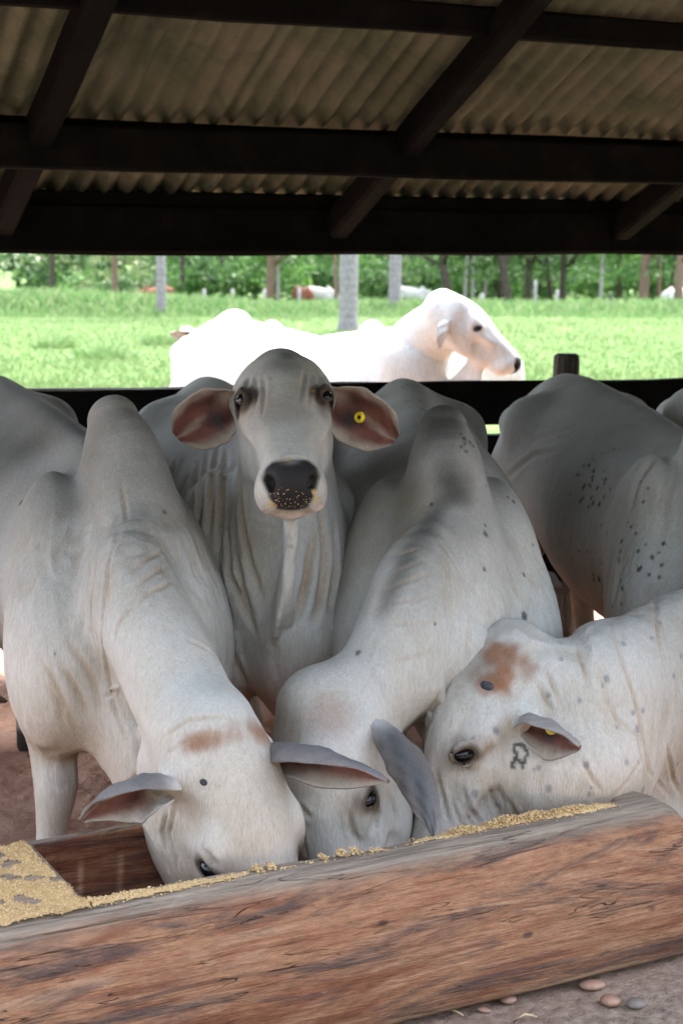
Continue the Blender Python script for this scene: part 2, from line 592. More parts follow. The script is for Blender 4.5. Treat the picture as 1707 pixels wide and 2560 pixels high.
def polygonise(body, h=.012, sub=1, proj=2):
    lo, hi = body.bounds()
    hc = h * 4
    nc = np.ceil((hi - lo) / hc).astype(int) + 2
    ax = [lo[i] + hc*np.arange(nc[i]) for i in range(3)]
    G = np.stack(np.meshgrid(*ax, indexing='ij'), -1).reshape(-1, 3)
    Fc = body.sdf(G).reshape(nc)
    nf = (nc - 1) * 4 + 1
    near = np.abs(Fc) < hc * 1.9
    cell = np.zeros(nc - 1, bool)
    for o in np.ndindex(2, 2, 2):
        cell |= near[tuple(slice(o[i], o[i] + nc[i] - 1) for i in range(3))]
    F = np.where(np.repeat(np.repeat(np.repeat(Fc[:-1, :-1, :-1], 4, 0), 4, 1), 4, 2) < 0, -1., 1.).astype(np.float32)
    F = np.pad(F, ((0, 1),)*3, mode='edge')
    mk = np.pad(np.repeat(np.repeat(np.repeat(cell, 4, 0), 4, 1), 4, 2), ((0, 1),)*3, mode='edge')
    for a in range(3):   # close the upper faces of the marked cells
        sh = np.zeros_like(mk); s1 = [slice(None)]*3; s2 = [slice(None)]*3
        s1[a] = slice(1, None); s2[a] = slice(0, -1)
        sh[tuple(s1)] = mk[tuple(s2)]
        mk |= sh
    ii = np.argwhere(mk)
    F[ii[:, 0], ii[:, 1], ii[:, 2]] = body.sdf(lo + ii*h)
    V, Q = surface_nets(F, lo, h)
    for k in range(sub + 1):
        if k: V, Q = subdivide(V, Q)
        for _ in range(proj):
            N = grad(body, V)
            V = V - N * np.clip(body.sdf(V), -h, h)[:, None]
    # relax the surface a little
    n = len(V)
    e = np.concatenate([np.stack([Q[:, i], Q[:, (i+1) % 4]], 1) for i in range(4)])
    deg = np.bincount(e[:, 0], minlength=n)+np.bincount(e[:, 1], minlength=n)
    for lam in (.6, -.5, .6, -.5, .5):
        acc = np.stack([np.bincount(e[:, 0], V[e[:, 1], k], n)+np.bincount(e[:, 1], V[e[:, 0], k], n) for k in range(3)], 1)
        V = V + lam*(acc/np.maximum(deg, 1)[:, None]-V)
    fn = np.cross(V[Q[:, 2]]-V[Q[:, 0]], V[Q[:, 3]]-V[Q[:, 1]])
    N = np.stack([sum(np.bincount(Q[:, i], fn[:, k], n) for i in range(4)) for k in range(3)], 1)
    N /= np.maximum(np.linalg.norm(N, axis=1, keepdims=True), 1e-12)
    return V, Q, N


def fbm(P, f, seed=0, oct=3):
    r = np.random.default_rng(seed)
    out = np.zeros(len(P)); a = 1.0; tot = 0
    for o in range(oct):
        s = np.zeros(len(P))
        for _ in range(5):
            d = r.normal(0, 1, 3); d /= np.linalg.norm(d)
            s += np.sin(P @ d * f + r.uniform(0, 6.28) + 1.3*np.sin(P @ r.normal(0, 1, 3) * f * .6 + r.uniform(0, 6.28)))
        out += a * s / 5; tot += a
        a *= .55; f *= 2.1
    return out / tot


def smooth01(x, a, b):
    t = np.clip((x - a) / (b - a), 0, 1)
    return t*t*(3-2*t)


# ------------------------------------------------------------------ cattle
WHITE = np.array([.68, .675, .645])
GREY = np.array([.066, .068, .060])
TAN = np.array([.50, .36, .21])
RUST = np.array([.23, .095, .04])
PINK = np.array([.27, .115, .095])
DARK = np.array([.018, .017, .018])


class Cow:
    def __init__(s, name, label, hump, heading, size=1.0, h=.012, sub=1, group=None, cat='cow', white=WHITE):
        """hump = where the top of the hump is; heading = degrees, 0 faces the camera, + turns its front to the camera's right"""
        s.hump = np.array(hump, float)
        a = R(heading)
        s.f = np.array([math.sin(a), -math.cos(a), 0.])
        s.l = np.array([math.cos(a), math.sin(a), 0.])     # towards the picture's right when facing the camera
        s.S = size
        s.base = np.array([s.hump[0], s.hump[1], 0.]) + s.f * .07
        s.zs = s.hump[2] / 1.205
        s.B = Body()
        s.h, s.sub = h, sub
        s.root = empty(name, s.base)
        tag(s.root, label, cat, group)
        s.extra = []          # ear meshes joined into the body
        s.paint = []          # callables (P, N, C) -> C
        s.grooves, s.spots = [], []
        s.kids = []
        s.white = white
        s.fold = 1.0
        s.leg_dy = 0.0
        s.buds = []
        s.rside = 1.0
        s.eyetan, s.eyedark = .35, 1.0

    def T(s, x, y, z):
        return s.base + s.f*x*s.S + s.l*y*s.S + np.array([0, 0, z*s.zs])

    def torso(s, legs=True, fat=1.0, hump=1.0, tail=True):
        T, S, f = s.T, s.S, fat
        B = s.B
        hs = hump
        q = lambda sg: s.rside if sg > 0 else 1.0
        B.chain([(T(-1.36, 0, .93), .12, .10), (T(-1.22, 0, .90), .23, .19*f), (T(-1.02, 0, .885), .275, .235*f), (T(-.78, 0, .85), .285, .245*f),
                 (T(-.5, 0, .785), .31, .275*f), (T(-.24, 0, .74), .295, .25*f), (T(-.02, 0, .70), .27, .205*f), (T(.12, 0, .65), .23, .17*f), (T(.20, 0, .60), .18, .12)], .06, n=4)
        # spine ridge and hip bones
        B.chain([(T(-1.3, 0, 1.06), .05, .04), (T(-1.1, 0, 1.13), .05, .04), (T(-.8, 0, 1.115), .045, .035), (T(-.4, 0, 1.065), .04, .03), (T(-.16, 0, 1.0), .05, .04)], .10, n=2)
        for sg in (-1, 1):
            B.ball(T(-.98, .165*sg*f, 1.05), .04*S, .14)
            B.ball(T(-1.32, .09*sg, 1.0), .05*S, .08)
            B.ball(T(-.02, .165*sg*f*q(sg), .74), (.28*S, .13*S, .08*S), .08, f=T(-.06, .13*sg*q(sg), 1.0)-T(.08, .19*sg*q(sg), .55), u=s.f)   # shoulder blade
            B.ball(T(.05, .165*sg*f*q(sg), .60), (.17*S, .13*S, .085*S), .09, f=(0, 0, 1), u=s.f)
        # hump, leaning back a little
        B.chain([(T(.05, 0, .86), .19, .125*hs), (T(.01, 0, .98), .15, .105*hs), (T(-.03, 0, 1.08), .115, .086*hs), (T(-.065, 0, 1.145), .07, .060*hs)], .05, up=tuple(s.f), n=3)
        if tail:
            B.chain([(T(-1.38, 0, 1.05), .035, .035), (T(-1.46, 0, .95), .026, .026), (T(-1.47, 0, .7), .02, .02), (T(-1.46, 0, .45), .022, .022), (T(-1.46, 0, .3), .03, .03)], .03, n=2)
        if legs:
            for sg in (-1, 1):
                s.foreleg(sg)
                s.hindleg(sg)

    def foreleg(s, sg, dx=0.0, dy=0.0):
        T = s.T
        if sg > 0: sg = sg*(.4+.6*s.rside)
        s.B.chain([(T(.02, .15*sg, .66), .11, .085), (T(-.02+dx*.3, (.145+(dy:=s.leg_dy if sg < 0 else 0)*.3)*sg, .53), .085, .065), (T(-.01+dx*.6, (.14+dy*.6)*sg, .41), .062, .054), (T(.015+dx*.8, (.135+dy*.8)*sg, .31), .052, .05),
                   (T(.01+dx, (.135+dy)*sg, .20), .036, .036), (T(.01+dx, (.135+dy)*sg, .11), .042, .04), (T(.035+dx, (.135+dy)*sg, .055), .045, .045), (T(.055+dx, (.135+dy)*sg, .02), .055, .052)], .05, up=tuple(s.f), n=3)

    def hindleg(s, sg):
        T = s.T
        s.B.chain([(T(-1.12, .13*sg, .84), .20, .11), (T(-1.06, .155*sg, .68), .17, .095), (T(-1.12, .15*sg, .54), .11, .07), (T(-1.24, .14*sg, .42), .066, .05), (T(-1.27, .135*sg, .34), .052, .042),
                   (T(-1.235, .135*sg, .22), .038, .036), (T(-1.215, .135*sg, .11), .042, .04), (T(-1.19, .135*sg, .055), .045, .045), (T(-1.17, .135*sg, .02), .055, .052)], .06, up=tuple(s.f), n=3)

    # ---- head: P poll, f towards the muzzle, u the forehead's normal
    def head(s, P, Mz, u, size=None, jaw=1.0, nostrils=True):
        P, Mz = np.array(P, float), np.array(Mz, float)
        L = np.linalg.norm(Mz - P)
        k = size if size else L / .46
        f = norm(Mz - P)
        u = norm(np.array(u, float) - f*np.dot(u, f))
        sd = np.cross(f, u)          # which way is decided below
        s.hf, s.hu, s.hs, s.hk, s.hp = f, u, sd, k, P
        H = s.H
        B = s.B
        B.chain([(H(-.03, 0, -.06), .068*k, .085*k), (H(.04, 0, -.05), .100*k, .103*k), (H(.12, 0, -.045), .112*k, .106*k), (H(.20, 0, -.05), .108*k, .093*k),
                 (H(.28, 0, -.055), .092*k, .074*k), (H(.355, 0, -.052), .076*k, .062*k), (H(.42, 0, -.05), .064*k, .056*k), (H(.45, 0, -.05), .055*k, .056*k)], .03, up=tuple(u), n=4)
        B.ball(H(-.035, 0, -.03), (.05*k, .05*k, .05*k), .05, f, u)
        for sg in (-1, 1):
            B.ball(H(.165, .083*sg, .0), (.045*k, .03*k, .026*k), .035, f, u)            # brow
            B.ball(H(.17, .060*sg, -.125), (.085*k, .050*k, .034*k), .05, f, u)         # jaw
            B.ball(H(.235, .07*sg, -.03), (.07*k, .02*k, .02*k), .04, f, u)            # cheek bone
            B.ball(H(.432, .044*sg, -.078), (.042*k, .048*k, .031*k), .025, f, u)        # upper lip
            B.ball(H(.095, .118*sg, -.022), (.045*k, .034*k, .016*k), .03, f, u, op=-1)     # temple
            B.chain([(H(.21, .036*sg, .012), .017*k, .017*k), (H(.32, .033*sg, -.003), .017*k, .017*k), (H(.42, .028*sg, -.012), .015*k, .015*k)], .03, n=2)   # nasal bone
            B.chain([(H(.09, .070*sg, -.13), .026*k, .026*k), (H(.19, .062*sg, -.158), .020*k, .020*k), (H(.31, .034*sg, -.135), .018*k, .018*k)], .03, n=2)   # jaw edge
            B.ball(H(.295, .088*sg, -.075), (.06*k, .034*k, .014*k), .03, f, u, op=-1)      # hollow cheek
        B.ball(H(.455, 0, -.045), (.028*k, .045*k, .055*k), .03, f, u)                  # nose pad
        B.ball(H(.415, 0, -.118), (.045*k, .026*k, .042*k), .018, f, u)                   # chin
        B.ball(H(.33, 0, -.11), (.10*k, .03*k, .04*k), .04, f, u)
        if nostrils:
            for sg in (-1, 1):
                B.ball(H(.478, .042*sg, -.034), (.018*k, .017*k, .012*k), .010, f, norm(u + .5*sg*sd), op=-1)
        for sg in (-1, 1):
            B.ball(H(.195, .108*sg, -.008), (.026*k, .016*k, .016*k), .012, f, u, op=-1)

    def H(s, t, a, b):
        return s.hp + (s.hf*t + s.hs*a + s.hu*b)*s.hk

    def eye(s, sg, t=.195, a=.090, b=-.008, r=(.024, .0165, .019), lid=1.0):
        """a dark wet ball under a slanting upper lid"""
        k = s.hk
        c = s.H(t, a*sg, b)
        e1 = norm(s.hf*.5 + s.hu*.86); e2 = norm(s.hu*.5 - s.hf*.86); o = s.hs*sg
        s.e1, s.e2 = e1, e2
        V, Q = uv_ball(c, e1*r[0]*k, e2*r[1]*k, s.hs*r[2]*k)
        s.kids.append(('eye', V, Q, M_EYE))
        s.eyes = getattr(s, 'eyes', []) + [c]
        for up, h1, rr in ((1, .0185*lid, .0075), (-1, .0175*lid, .0055)):
            s.B.chain([(c + (-e1*.027 + e2*up*.004 - o*.004)*k, .005*k, .005*k), (c + (-e1*.014 + e2*up*h1*.86 + o*.004)*k, rr*k, rr*k), (c + (e1*.002 + e2*up*h1 + o*.006)*k, rr*k, rr*k),
                       (c + (e1*.016 + e2*up*h1*.8 + o*.003)*k, rr*k, rr*k), (c + (e1*.028 + e2*up*.003 - o*.004)*k, .005*k, .005*k)], .010, n=3)
        return c

    def horn(s, t, a, b, axis, r=.018, ln=.02):
        c = s.H(t, a, b)
        ax = norm(axis)
        ref = norm(np.cross(ax, s.hf)); r2 = np.cross(ax, ref)
        V, Q = uv_ball(c, ax*ln, ref*r, r2*r*.8)
        s.kids.append(('horn', V, Q, M_HORN))

    def ear(s, base, tip, opn, W=.075, bend=(0, 0, 0), tagat=None, closed=2.5, flat=1.0, outer=None, inner=PINK, length_pts=22, mid_open=1.35, vflip=1, blunt=0.0, stalk=.031):
        base, tip = np.array(base, float), np.array(tip, float)
        ax = tip - base
        w = norm(ax)
        o = norm(np.array(opn, float) - w*np.dot(opn, w))
        bend = np.array(bend, float)
        nu, nv = length_pts, 15
        us = np.linspace(0, 1, nu)
        wp = np.interp(us, [0, .12, .3, .5, .7, .86, .95, 1], np.array([.60, .80, .97, 1.0, .84+.1*blunt, .50+.24*blunt, .25+.25*blunt, .06+.12*blunt])) * W
        wp = np.convolve(np.pad(wp, 1, mode='edge'), [.25, .5, .25], 'valid')
        ph = np.interp(us, [0, .15, .35, .6, 1], [closed, (closed+mid_open)/2+.15, mid_open, mid_open*.8*flat, .75*flat])
        r0 = wp[0]/ph[0]
        outer = np.array([.30, .30, .29]) if outer is None else np.array(outer)
        th = .0045
        Vs, Cs = [], []
        for inn in (0, 1):
            for i, t in enumerate(us):
                c0 = base + ax*t + bend*4*t*(1-t)
                tang = norm(ax + bend*4*(1-2*t))
                oo = norm(o - tang*np.dot(o, tang)); sdv = np.cross(tang, oo)
                r = wp[i]/ph[i]
                rr = r - (th if inn else 0)*min(1, (1-t)*6+.15)
                for j in range(nv):
                    a = (j/(nv-1)*2-1)*ph[i]*(1.0 if not inn else .97)
                    ripple = .0022*math.sin(t*17+j*.9)+.0015*math.sin(t*31-j*1.7)
                    Vs.append(c0 + oo*(r - (rr+ripple)*math.cos(a)) + sdv*(rr+ripple)*math.sin(a))
                    e = abs(j/(nv-1)*2-1)
                    if inn:
                        v = (j/(nv-1)*2-1)*(1 if vflip > 0 else -1)      # +1 = lower rim
                        fold = .5+.5*math.sin(v*9+t*5)*math.sin(min(t*1.3, 1)*3.14)
                        c = np.array(inner)*(.42+.62*fold)*(1-.25*math.exp(-((t-.3)/.25)**2))
                        dk = math.exp(-((t-.42)/.13)**2-((v-.28)/.42)**2)
                        c = c*(1-.88*dk)+np.array([.055, .055, .065])*.88*dk
                        hair = smooth01(np.array([e]), .50, .95)[0]
                        up = (1-smooth01(np.array([t]), .12, .40)[0])*smooth01(np.array([-v]), -.2, .4)[0]
                        hair = max(hair, up*(.75+.25*math.sin(v*40+t*6)))
                        ridge = math.exp(-((v+.15-.3*t)/.10)**2)*smooth01(np.array([t]), .45, .7)[0]
                        hair = min(1, max(hair, .7*ridge))
                        c = c*(1-hair) + np.array([.46, .41, .36])*hair
                    else:
                        k = smooth01(np.array([t]), 0, .3)[0]
                        c = s.white*(1-k) + outer*k
                        c = c*(1-.25*e)+.25*e*np.array([.5, .4, .35])
                    Cs.append(list(c)+[1])
        Q = []
        n1 = nu*nv
        for inn in (0, 1):
            for i in range(nu-1):
                for j in range(nv-1):
                    q = [inn*n1+i*nv+j, inn*n1+i*nv+j+1, inn*n1+(i+1)*nv+j+1, inn*n1+(i+1)*nv+j]
                    Q.append(q if not inn else q[::-1])
        for i in range(nu-1):
            Q.append([i*nv, (i+1)*nv, n1+(i+1)*nv, n1+i*nv])
            Q.append([i*nv+nv-1, n1+i*nv+nv-1, n1+(i+1)*nv+nv-1, (i+1)*nv+nv-1])
        for j in range(nv-1):
            Q.append([(nu-1)*nv+j, (nu-1)*nv+j+1, n1+(nu-1)*nv+j+1, n1+(nu-1)*nv+j])
        V, C = np.array(Vs), np.array(Cs)
        Q = np.array(Q)
        # smooth it: one subdivision in place
        V0 = V
        V2, Q2 = subdivide(V, Q)
        C2 = subdivide(C, Q)[0]
        s.extra.append((V2, Q2, C2))
        # the stalk that carries the ear, part of the body surface
        s.B.chain([(base - w*.07, .048, .048), (base - w*.02, stalk, stalk), (base + w*(.032 if stalk > .036 else .0), stalk*.62, stalk*.62)], .035, n=3)
        if tagat is not None:
            t, sv = tagat
            i = int(t*(nu-1))
            c0 = base + ax*t + bend*4*t*(1-t)
            sdv = np.cross(w, o)
            r = wp[i]/ph[i]
            a = sv*ph[i]
            nrm = norm(o*math.cos(a) - sdv*math.sin(a))
            p = c0 + o*(r - (r-th)*math.cos(a)) + sdv*(r-th)*math.sin(a)
            s.tagpos = (p + nrm*.006, nrm, w)

    def ear_tag(s, r=.016, n=None, p=None):
        p0, n0, w = s.tagpos
        n = n0 if n is None else norm(n)
        p = p0 if p is None else np.array(p)
        a = norm(np.cross(n, w)); b = np.cross(n, a)
        mb = MB(); m2 = MB()
        N = 24
        prof = [(.38, .003), (.45, .006), (.85, .006), (1.0, .003), (1.0, -.003), (.38, -.003)]
        vs, fs = [], []
        for i in range(N):
            t = 2*math.pi*i/N
            for (q, hh) in prof:
                vs.append(p + (a*math.cos(t)+b*math.sin(t))*q*r + n*hh)
        k = len(prof)
        for i in range(N):
            for j in range(k):
                fs.append((i*k+j, i*k+(j+1) % k, ((i+1) % N)*k+(j+1) % k, ((i+1) % N)*k+j))
        s.kids.append(('ear_tag', np.array(vs), np.array(fs), M_TAGY))
        V, Q = uv_ball(p + n*.001, n*.004, a*r*.40, b*r*.40)
        s.kids.append(('tag_hole', V, Q, M_TAGD))

    def report(s):
        def px(p):
            d = np.array(p)-[0, 0, CAM_Z]
            fw = d[1]*CP-d[2]*SP; dn = -d[1]*SP-d[2]*CP
            return (round(853.5+FPX*d[0]/fw), round(1280+FPX*dn/fw), round(float(d[1]), 2))
        print('DBG', s.root['label'][:40], 'eyes', [px(e) for e in getattr(s, 'eyes', [])], 'nose', px(s.H(.48, 0, -.045)), 'chin', px(s.H(.42, 0, -.14)), 'brow', px(s.H(.12, 0, .067)), 'poll', px(s.H(-.04, 0, 0)), 'earL', px(s.H(.05, .1, -.055)), 'earR', px(s.H(.05, -.1, -.055)), 'noseZ', s.H(.48, 0, -.045)[2], 'k', s.hk)

    def build(s):
        V, Q, N = polygonise(s.B, s.h, s.sub)
        s.report()
        # grooves and spots are put on the surface where the photograph shows them
        bvh = BVHTree.FromPolygons([Vector(v) for v in V], [tuple(q) for q in Q])
        cp = Vector((0, 0, CAM_Z))

        def hit(px, py):
            r = Vector(ray(px, py)).normalized()
            h = bvh.ray_cast(cp, r)
            return None if h[0] is None else np.array(h[0])
        s.hit = hit
        C = np.tile(s.white, (len(V), 1))
        A = np.ones(len(V))
        for fn in s.paint:
            C, A = fn(V, N, C, A)
        disp = np.zeros(len(V))
        for pts, dep, wid, tint in s.grooves:
            pl = []
            for (x0, y0), (x1, y1) in zip(pts[:-1], pts[1:]):
                nst = max(2, int(math.hypot(x1-x0, y1-y0)/14))
                for i in range(nst):
                    hp = hit(x0+(x1-x0)*i/nst, y0+(y1-y0)*i/nst)
                    if hp is not None: pl.append(hp)
            if len(pl) < 2: continue
            pl = np.array(pl)
            m = np.where(np.all((V > pl.min(0)-.05) & (V < pl.max(0)+.05), axis=1))[0]
            if not len(m): continue
            Pm = V[m]
            best = np.full(len(m), 9.); tt = np.zeros(len(m))
            for i in range(len(pl)-1):
                a, b = pl[i], pl[i+1]
                ab = b-a
                if np.dot(ab, ab) > .0036: continue
                t = np.clip(((Pm-a) @ ab)/max(np.dot(ab, ab), 1e-9), 0, 1)
                d = np.linalg.norm(Pm-(a+t[:, None]*ab), axis=1)
                u = d < best
                best[u] = d[u]; tt[u] = (i+t[u])/(len(pl)-1)
            tap = np.sin(np.clip(tt, .02, .98)*math.pi)**.5
            g = np.exp(-(best/wid)**2)*tap
            rdg = np.exp(-((best-2.0*wid)/(1.0*wid))**2)*tap
            disp[m] += -dep*g + .45*dep*rdg
            k = np.clip(g*tint, 0, 1)[:, None]
            C[m] = C[m]*(1-k) + (C[m]*.3+TAN*.7*np.array([.9, .85, .8]))*k
        spn = fbm(V, 110, 77, 2)
        for (px, py, r, colr, st) in s.spots:
            hp = hit(px, py)
            if hp is None: continue
            q = V-hp
            d = np.linalg.norm(q*np.array([1.12, 1, .88]), axis=1)*1.22 + .30*r*spn
            k = (st*(1-smooth01(d, r*.6, r*1.25)))[:, None]
            C = C*(1-k)+np.array(colr)*k
        # loose skin: soft folds hanging mostly downwards on the neck, chest and shoulder
        if s.sub:
            x = (V-s.base) @ s.f
            reg = smooth01(x, -.75, -.1)*(1-smooth01(V[:, 2]/s.zs, .85, 1.05))*smooth01(V[:, 2], .25, .45)
            q = np.stack([V @ s.l, x, V[:, 2]*.22], 1)
            q = q + .03*np.stack([fbm(V, 7, 61, 2), fbm(V, 7, 62, 2), 0*x], 1)
            rd = fbm(q, 62, 63, 2)
            amp = smooth01(fbm(V, 5, 64, 2), -.25, .45)
            fold = (1-np.abs(rd)*2.2)
            disp += .0045*reg*amp*np.clip(fold, -.6, 1)*s.fold
            kk = (reg*amp*smooth01(np.abs(rd), .16, .42)*.22*s.fold)[:, None]
            C = C*(1-kk)+C*np.array([.80, .66, .46])*kk
        V = V + N*disp[:, None]
        Vl, Ql, Cl = [V], [Q], [np.concatenate([C, A[:, None]], 1)]
        n = len(V)
        for v, q, c in s.extra:
            Vl.append(v); Ql.append(q+n); Cl.append(c); n += len(v)
        mesh_obj('body', np.concatenate(Vl)-s.base, np.concatenate(Ql), M_COAT, s.root, True, np.concatenate(Cl))
        for px, py, r1, r2, h1 in s.buds:
            h = bvh.ray_cast(cp, Vector(ray(px, py)).normalized())
            if h[0] is None: continue
            nn = np.array(h[1]); cc = np.array(h[0]) - nn*h1*.35
            a1 = norm(np.cross(nn, [.4, .3, .8])); a2 = np.cross(nn, a1)
            v, q = uv_ball(cc, nn*h1, a1*r1, a2*r2)
            v = v + nn*(.0016*fbm(v, 180, 3, 2))[:, None]
            s.kids.append(('horn', v, q, M_HORN))
        last = None
        for name, v, q, m in s.kids:
            o = mesh_obj(name, v-s.base, q, m, s.root, True)
            if name == 'tag_hole' and last is not None: o.parent = last
            last = o
        return s


def uv_ball(c, a, b, d, nu=16, nv=20):
    vs, fs = [], []
    for i in range(nu+1):
        t = math.pi*i/nu
        for j in range(nv):
            p = 2*math.pi*j/nv
            vs.append(c + a*math.cos(t) + (b*math.cos(p)+d*math.sin(p))*math.sin(t))
    for i in range(nu):
        for j in range(nv):
            j2 = (j+1) % nv
            fs.append((i*nv+j, i*nv+j2, (i+1)*nv+j2, (i+1)*nv+j))
    return np.array(vs), np.array(fs)


# paint helpers ------------------------------------------------------
def blot(c, r, col, st=1.0, soft=.6, seed=0, nf=30, na=.35, axis=None, stretch=1.0):
    c = np.array(c, float)

    def fn(P, N, C, A):
        q = P-c
        if axis is not None:
            w = norm(axis)
            al = q @ w
            q = q - al[:, None]*w*(1-1/stretch)
        d = np.linalg.norm(q, axis=1)/r + na*fbm(P, nf, seed, 2)
        k = (st*(1-smooth01(d, 1-soft, 1+soft*.4)))[:, None]
        return C*(1-k)+np.array(col)*k, A
    return fn


def mult(fn0):
    return fn0


def line_paint(pts, r, col, st=1.0, seed=0, na=.5, nf=25):
    pts = [np.array(p, float) for p in pts]

    def fn(P, N, C, A):
        best = np.full(len(P), 9.)
        for a, b in zip(pts[:-1], pts[1:]):
            ab = b-a
            t = np.clip(((P-a) @ ab)/np.dot(ab, ab), 0, 1)
            best = np.minimum(best, np.linalg.norm(P-(a+t[:, None]*ab), axis=1))
        d = best/r + na*fbm(P, nf, seed, 2)
        k = (st*(1-smooth01(d, .2, 1.3)))[:, None]
        return C*(1-k)+np.array(col)*k, A
    return fn


def belly_stain(cow, st=.55, z0=.75):
    def fn(P, N, C, A):
        k = st*(1-smooth01(P[:, 2], .35*cow.zs, z0*cow.zs))*np.clip(.6-N[:, 2]*.7, 0, 1)
        k = np.clip(k*(1+.6*fbm(P, 12, 3, 3)), 0, 1)[:, None]
        return C*(1-k)+np.array([.47, .27, .13])*k, A
    return fn


def hooves(P, N, C, A):
    k = (1-smooth01(P[:, 2], .05, .075))[:, None]
    return C*(1-k)+np.array([.05, .042, .038])*k, A


def coat_grey_shade(cow, st=.5, seed=1, z0=.72, z1=1.16):
    """Nellore grey mixed with painted shade, denser towards the top of the body"""
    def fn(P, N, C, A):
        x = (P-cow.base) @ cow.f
        hz = smooth01(P[:, 2]/cow.zs, z0, z1)  # higher parts darker: roof shade painted in with the natural grey
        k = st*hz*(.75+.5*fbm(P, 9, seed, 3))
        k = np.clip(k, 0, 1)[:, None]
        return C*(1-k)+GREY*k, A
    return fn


def face_paint(cow, nose=DARK, r=.055, pad=True):
    def fn(P, N, C, A):
        q = P-cow.hp
        t, a, b = q @ cow.hf/cow.hk, q @ cow.hs/cow.hk, q @ cow.hu/cow.hk
        for c in getattr(cow, 'eyes', []):
            e = P-c
            d = np.sqrt((e @ cow.e1/.040)**2+(e @ cow.e2/.027)**2+(e @ cow.hs/.038)**2)/cow.hk/cow.eyedark
            k = (1-smooth01(d+.15*fbm(P, 60, 5, 2), .65, 1.1))[:, None]
            C = C*(1-k)+DARK*1.1*k
            k2 = (cow.eyetan*(1-smooth01(d+.3*fbm(P, 40, 6, 2), 1.0, 1.9)))[:, None]
            C = C*(1-k2)+np.array([.25, .17, .11])*k2
        if pad:
            w = np.interp(b, [-.10, -.085, -.065, -.03, .005], [.032, .034, .043, .059, .050])
            m = smooth01(t, .442, .458)*(1-smooth01(np.abs(a)+.004*fbm(P, 90, 8, 2), w-.006, w+.006))*(1-smooth01(b, .002, .018))*smooth01(b, -.098, -.088)
            C = C*(1-m[:, None])+nose*m[:, None]
            A = A*(1-m*.55)
            # pinkish lips
            lp = smooth01(t, .39, .44)*(1-smooth01(b, -.105, -.085))*smooth01(b, -.15, -.135)*.6
            C = C*(1-lp[:, None])+np.array([.60, .47, .42])*lp[:, None]
        return C, A
    return fn



# ------------------------------------------------------------------ trough (local axes: x along the log, y away, z up)
TD = norm([.888, .460, 0]); TN = np.array([-TD[1], TD[0], 0])
T0 = np.array([0, 2.95, 0])          # under the near rim


class TroughBody(Body):
    def sdf(s, P):
        x, y, z = P[:, 0], P[:, 1], P[:, 2]
        n1 = fbm(P*np.array([.5, 1, 1]), 5, 11, 2)*.010 + fbm(P*np.array([.25, 1, 1]), 22, 12, 2)*.0035
        rr = .258 + .004*np.sin(x*2.1)+n1
        ay, az = np.abs(y-.208)+1e-6, np.abs(z-.19)+1e-6
        d = (ay**2.5+az**2.5)**.4-rr
        top = z-(.372+.006*fbm(P, 6, 13, 2)+.002*fbm(P*np.array([.4, 1, 1]), 40, 14, 2))
        e1 = x-(.80+.72*(.372-z)-.5*np.clip(y-.07, 0, 1)+.012*fbm(P, 14, 15, 2)); e2 = -1.75-x
        o = s.smax(s.smax(s.smax(d, top, .016), .012-z, .02), np.maximum(e1*.74, e2), .03)
        # hollow with a rounded floor
        hx = np.maximum(-.50+.004*np.sin(z*40)-x, x-.70)
        hy = np.abs(y-.222)-(.163+.003*np.sin(x*9)-.25*np.clip(.22-z, 0, 1)**1.2)
        hz = .075-z
        hol = np.maximum(np.maximum(hx, hy), hz)
        return s.smax(o, -hol, .012).astype(np.float32)

    def smax(s, a, b, k):
        h = np.maximum(k-np.abs(a-b), 0)/k
        return np.maximum(a, b)+h*h*k*.25

    def bounds(s):
        return np.array([-1.80, -.10, -.05]), np.array([1.14, .54, .43])


tb = TroughBody()
V, Q, N = polygonise(tb, .010, 1, 2)
C = np.ones((len(V), 4)); C[:, 3] = .03
topm = smooth01(N[:, 2], .3, .8)*smooth01(V[:, 2], .3, .36)
C[:, 3] += topm*.95
C[:, 3] += .45*smooth01(V[:, 2]+.02*fbm(V*np.array([.3, 1, 1]), 30, 9, 3), .325, .365)*(V[:, 1] < .06)
sap = (1-smooth01(V[:, 2]+.012*fbm(V*np.array([.25, 1, 1]), 20, 8, 2), .025, .05))*(V[:, 1] < .2)
C[:, :3] += sap[:, None]*np.array([.35, .55, .60])
C[:, 3] += .5*(1-smooth01(V[:, 2], .0, .07))*.3
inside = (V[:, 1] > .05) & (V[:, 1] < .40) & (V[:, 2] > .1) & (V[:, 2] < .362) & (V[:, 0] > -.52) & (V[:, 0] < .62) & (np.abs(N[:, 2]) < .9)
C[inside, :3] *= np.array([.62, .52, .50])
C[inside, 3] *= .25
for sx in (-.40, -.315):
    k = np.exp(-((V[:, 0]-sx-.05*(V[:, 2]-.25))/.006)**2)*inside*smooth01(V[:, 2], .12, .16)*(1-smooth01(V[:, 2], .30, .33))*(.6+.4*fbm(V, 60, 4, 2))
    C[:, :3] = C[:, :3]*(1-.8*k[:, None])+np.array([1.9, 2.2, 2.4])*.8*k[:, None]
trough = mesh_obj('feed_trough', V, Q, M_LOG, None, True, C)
trough.location = T0
trough.rotation_euler = (0, 0, math.atan2(TD[1], TD[0]))
tag(trough, 'long trough hollowed from one reddish brown log, cattle eating from it', 'trough')

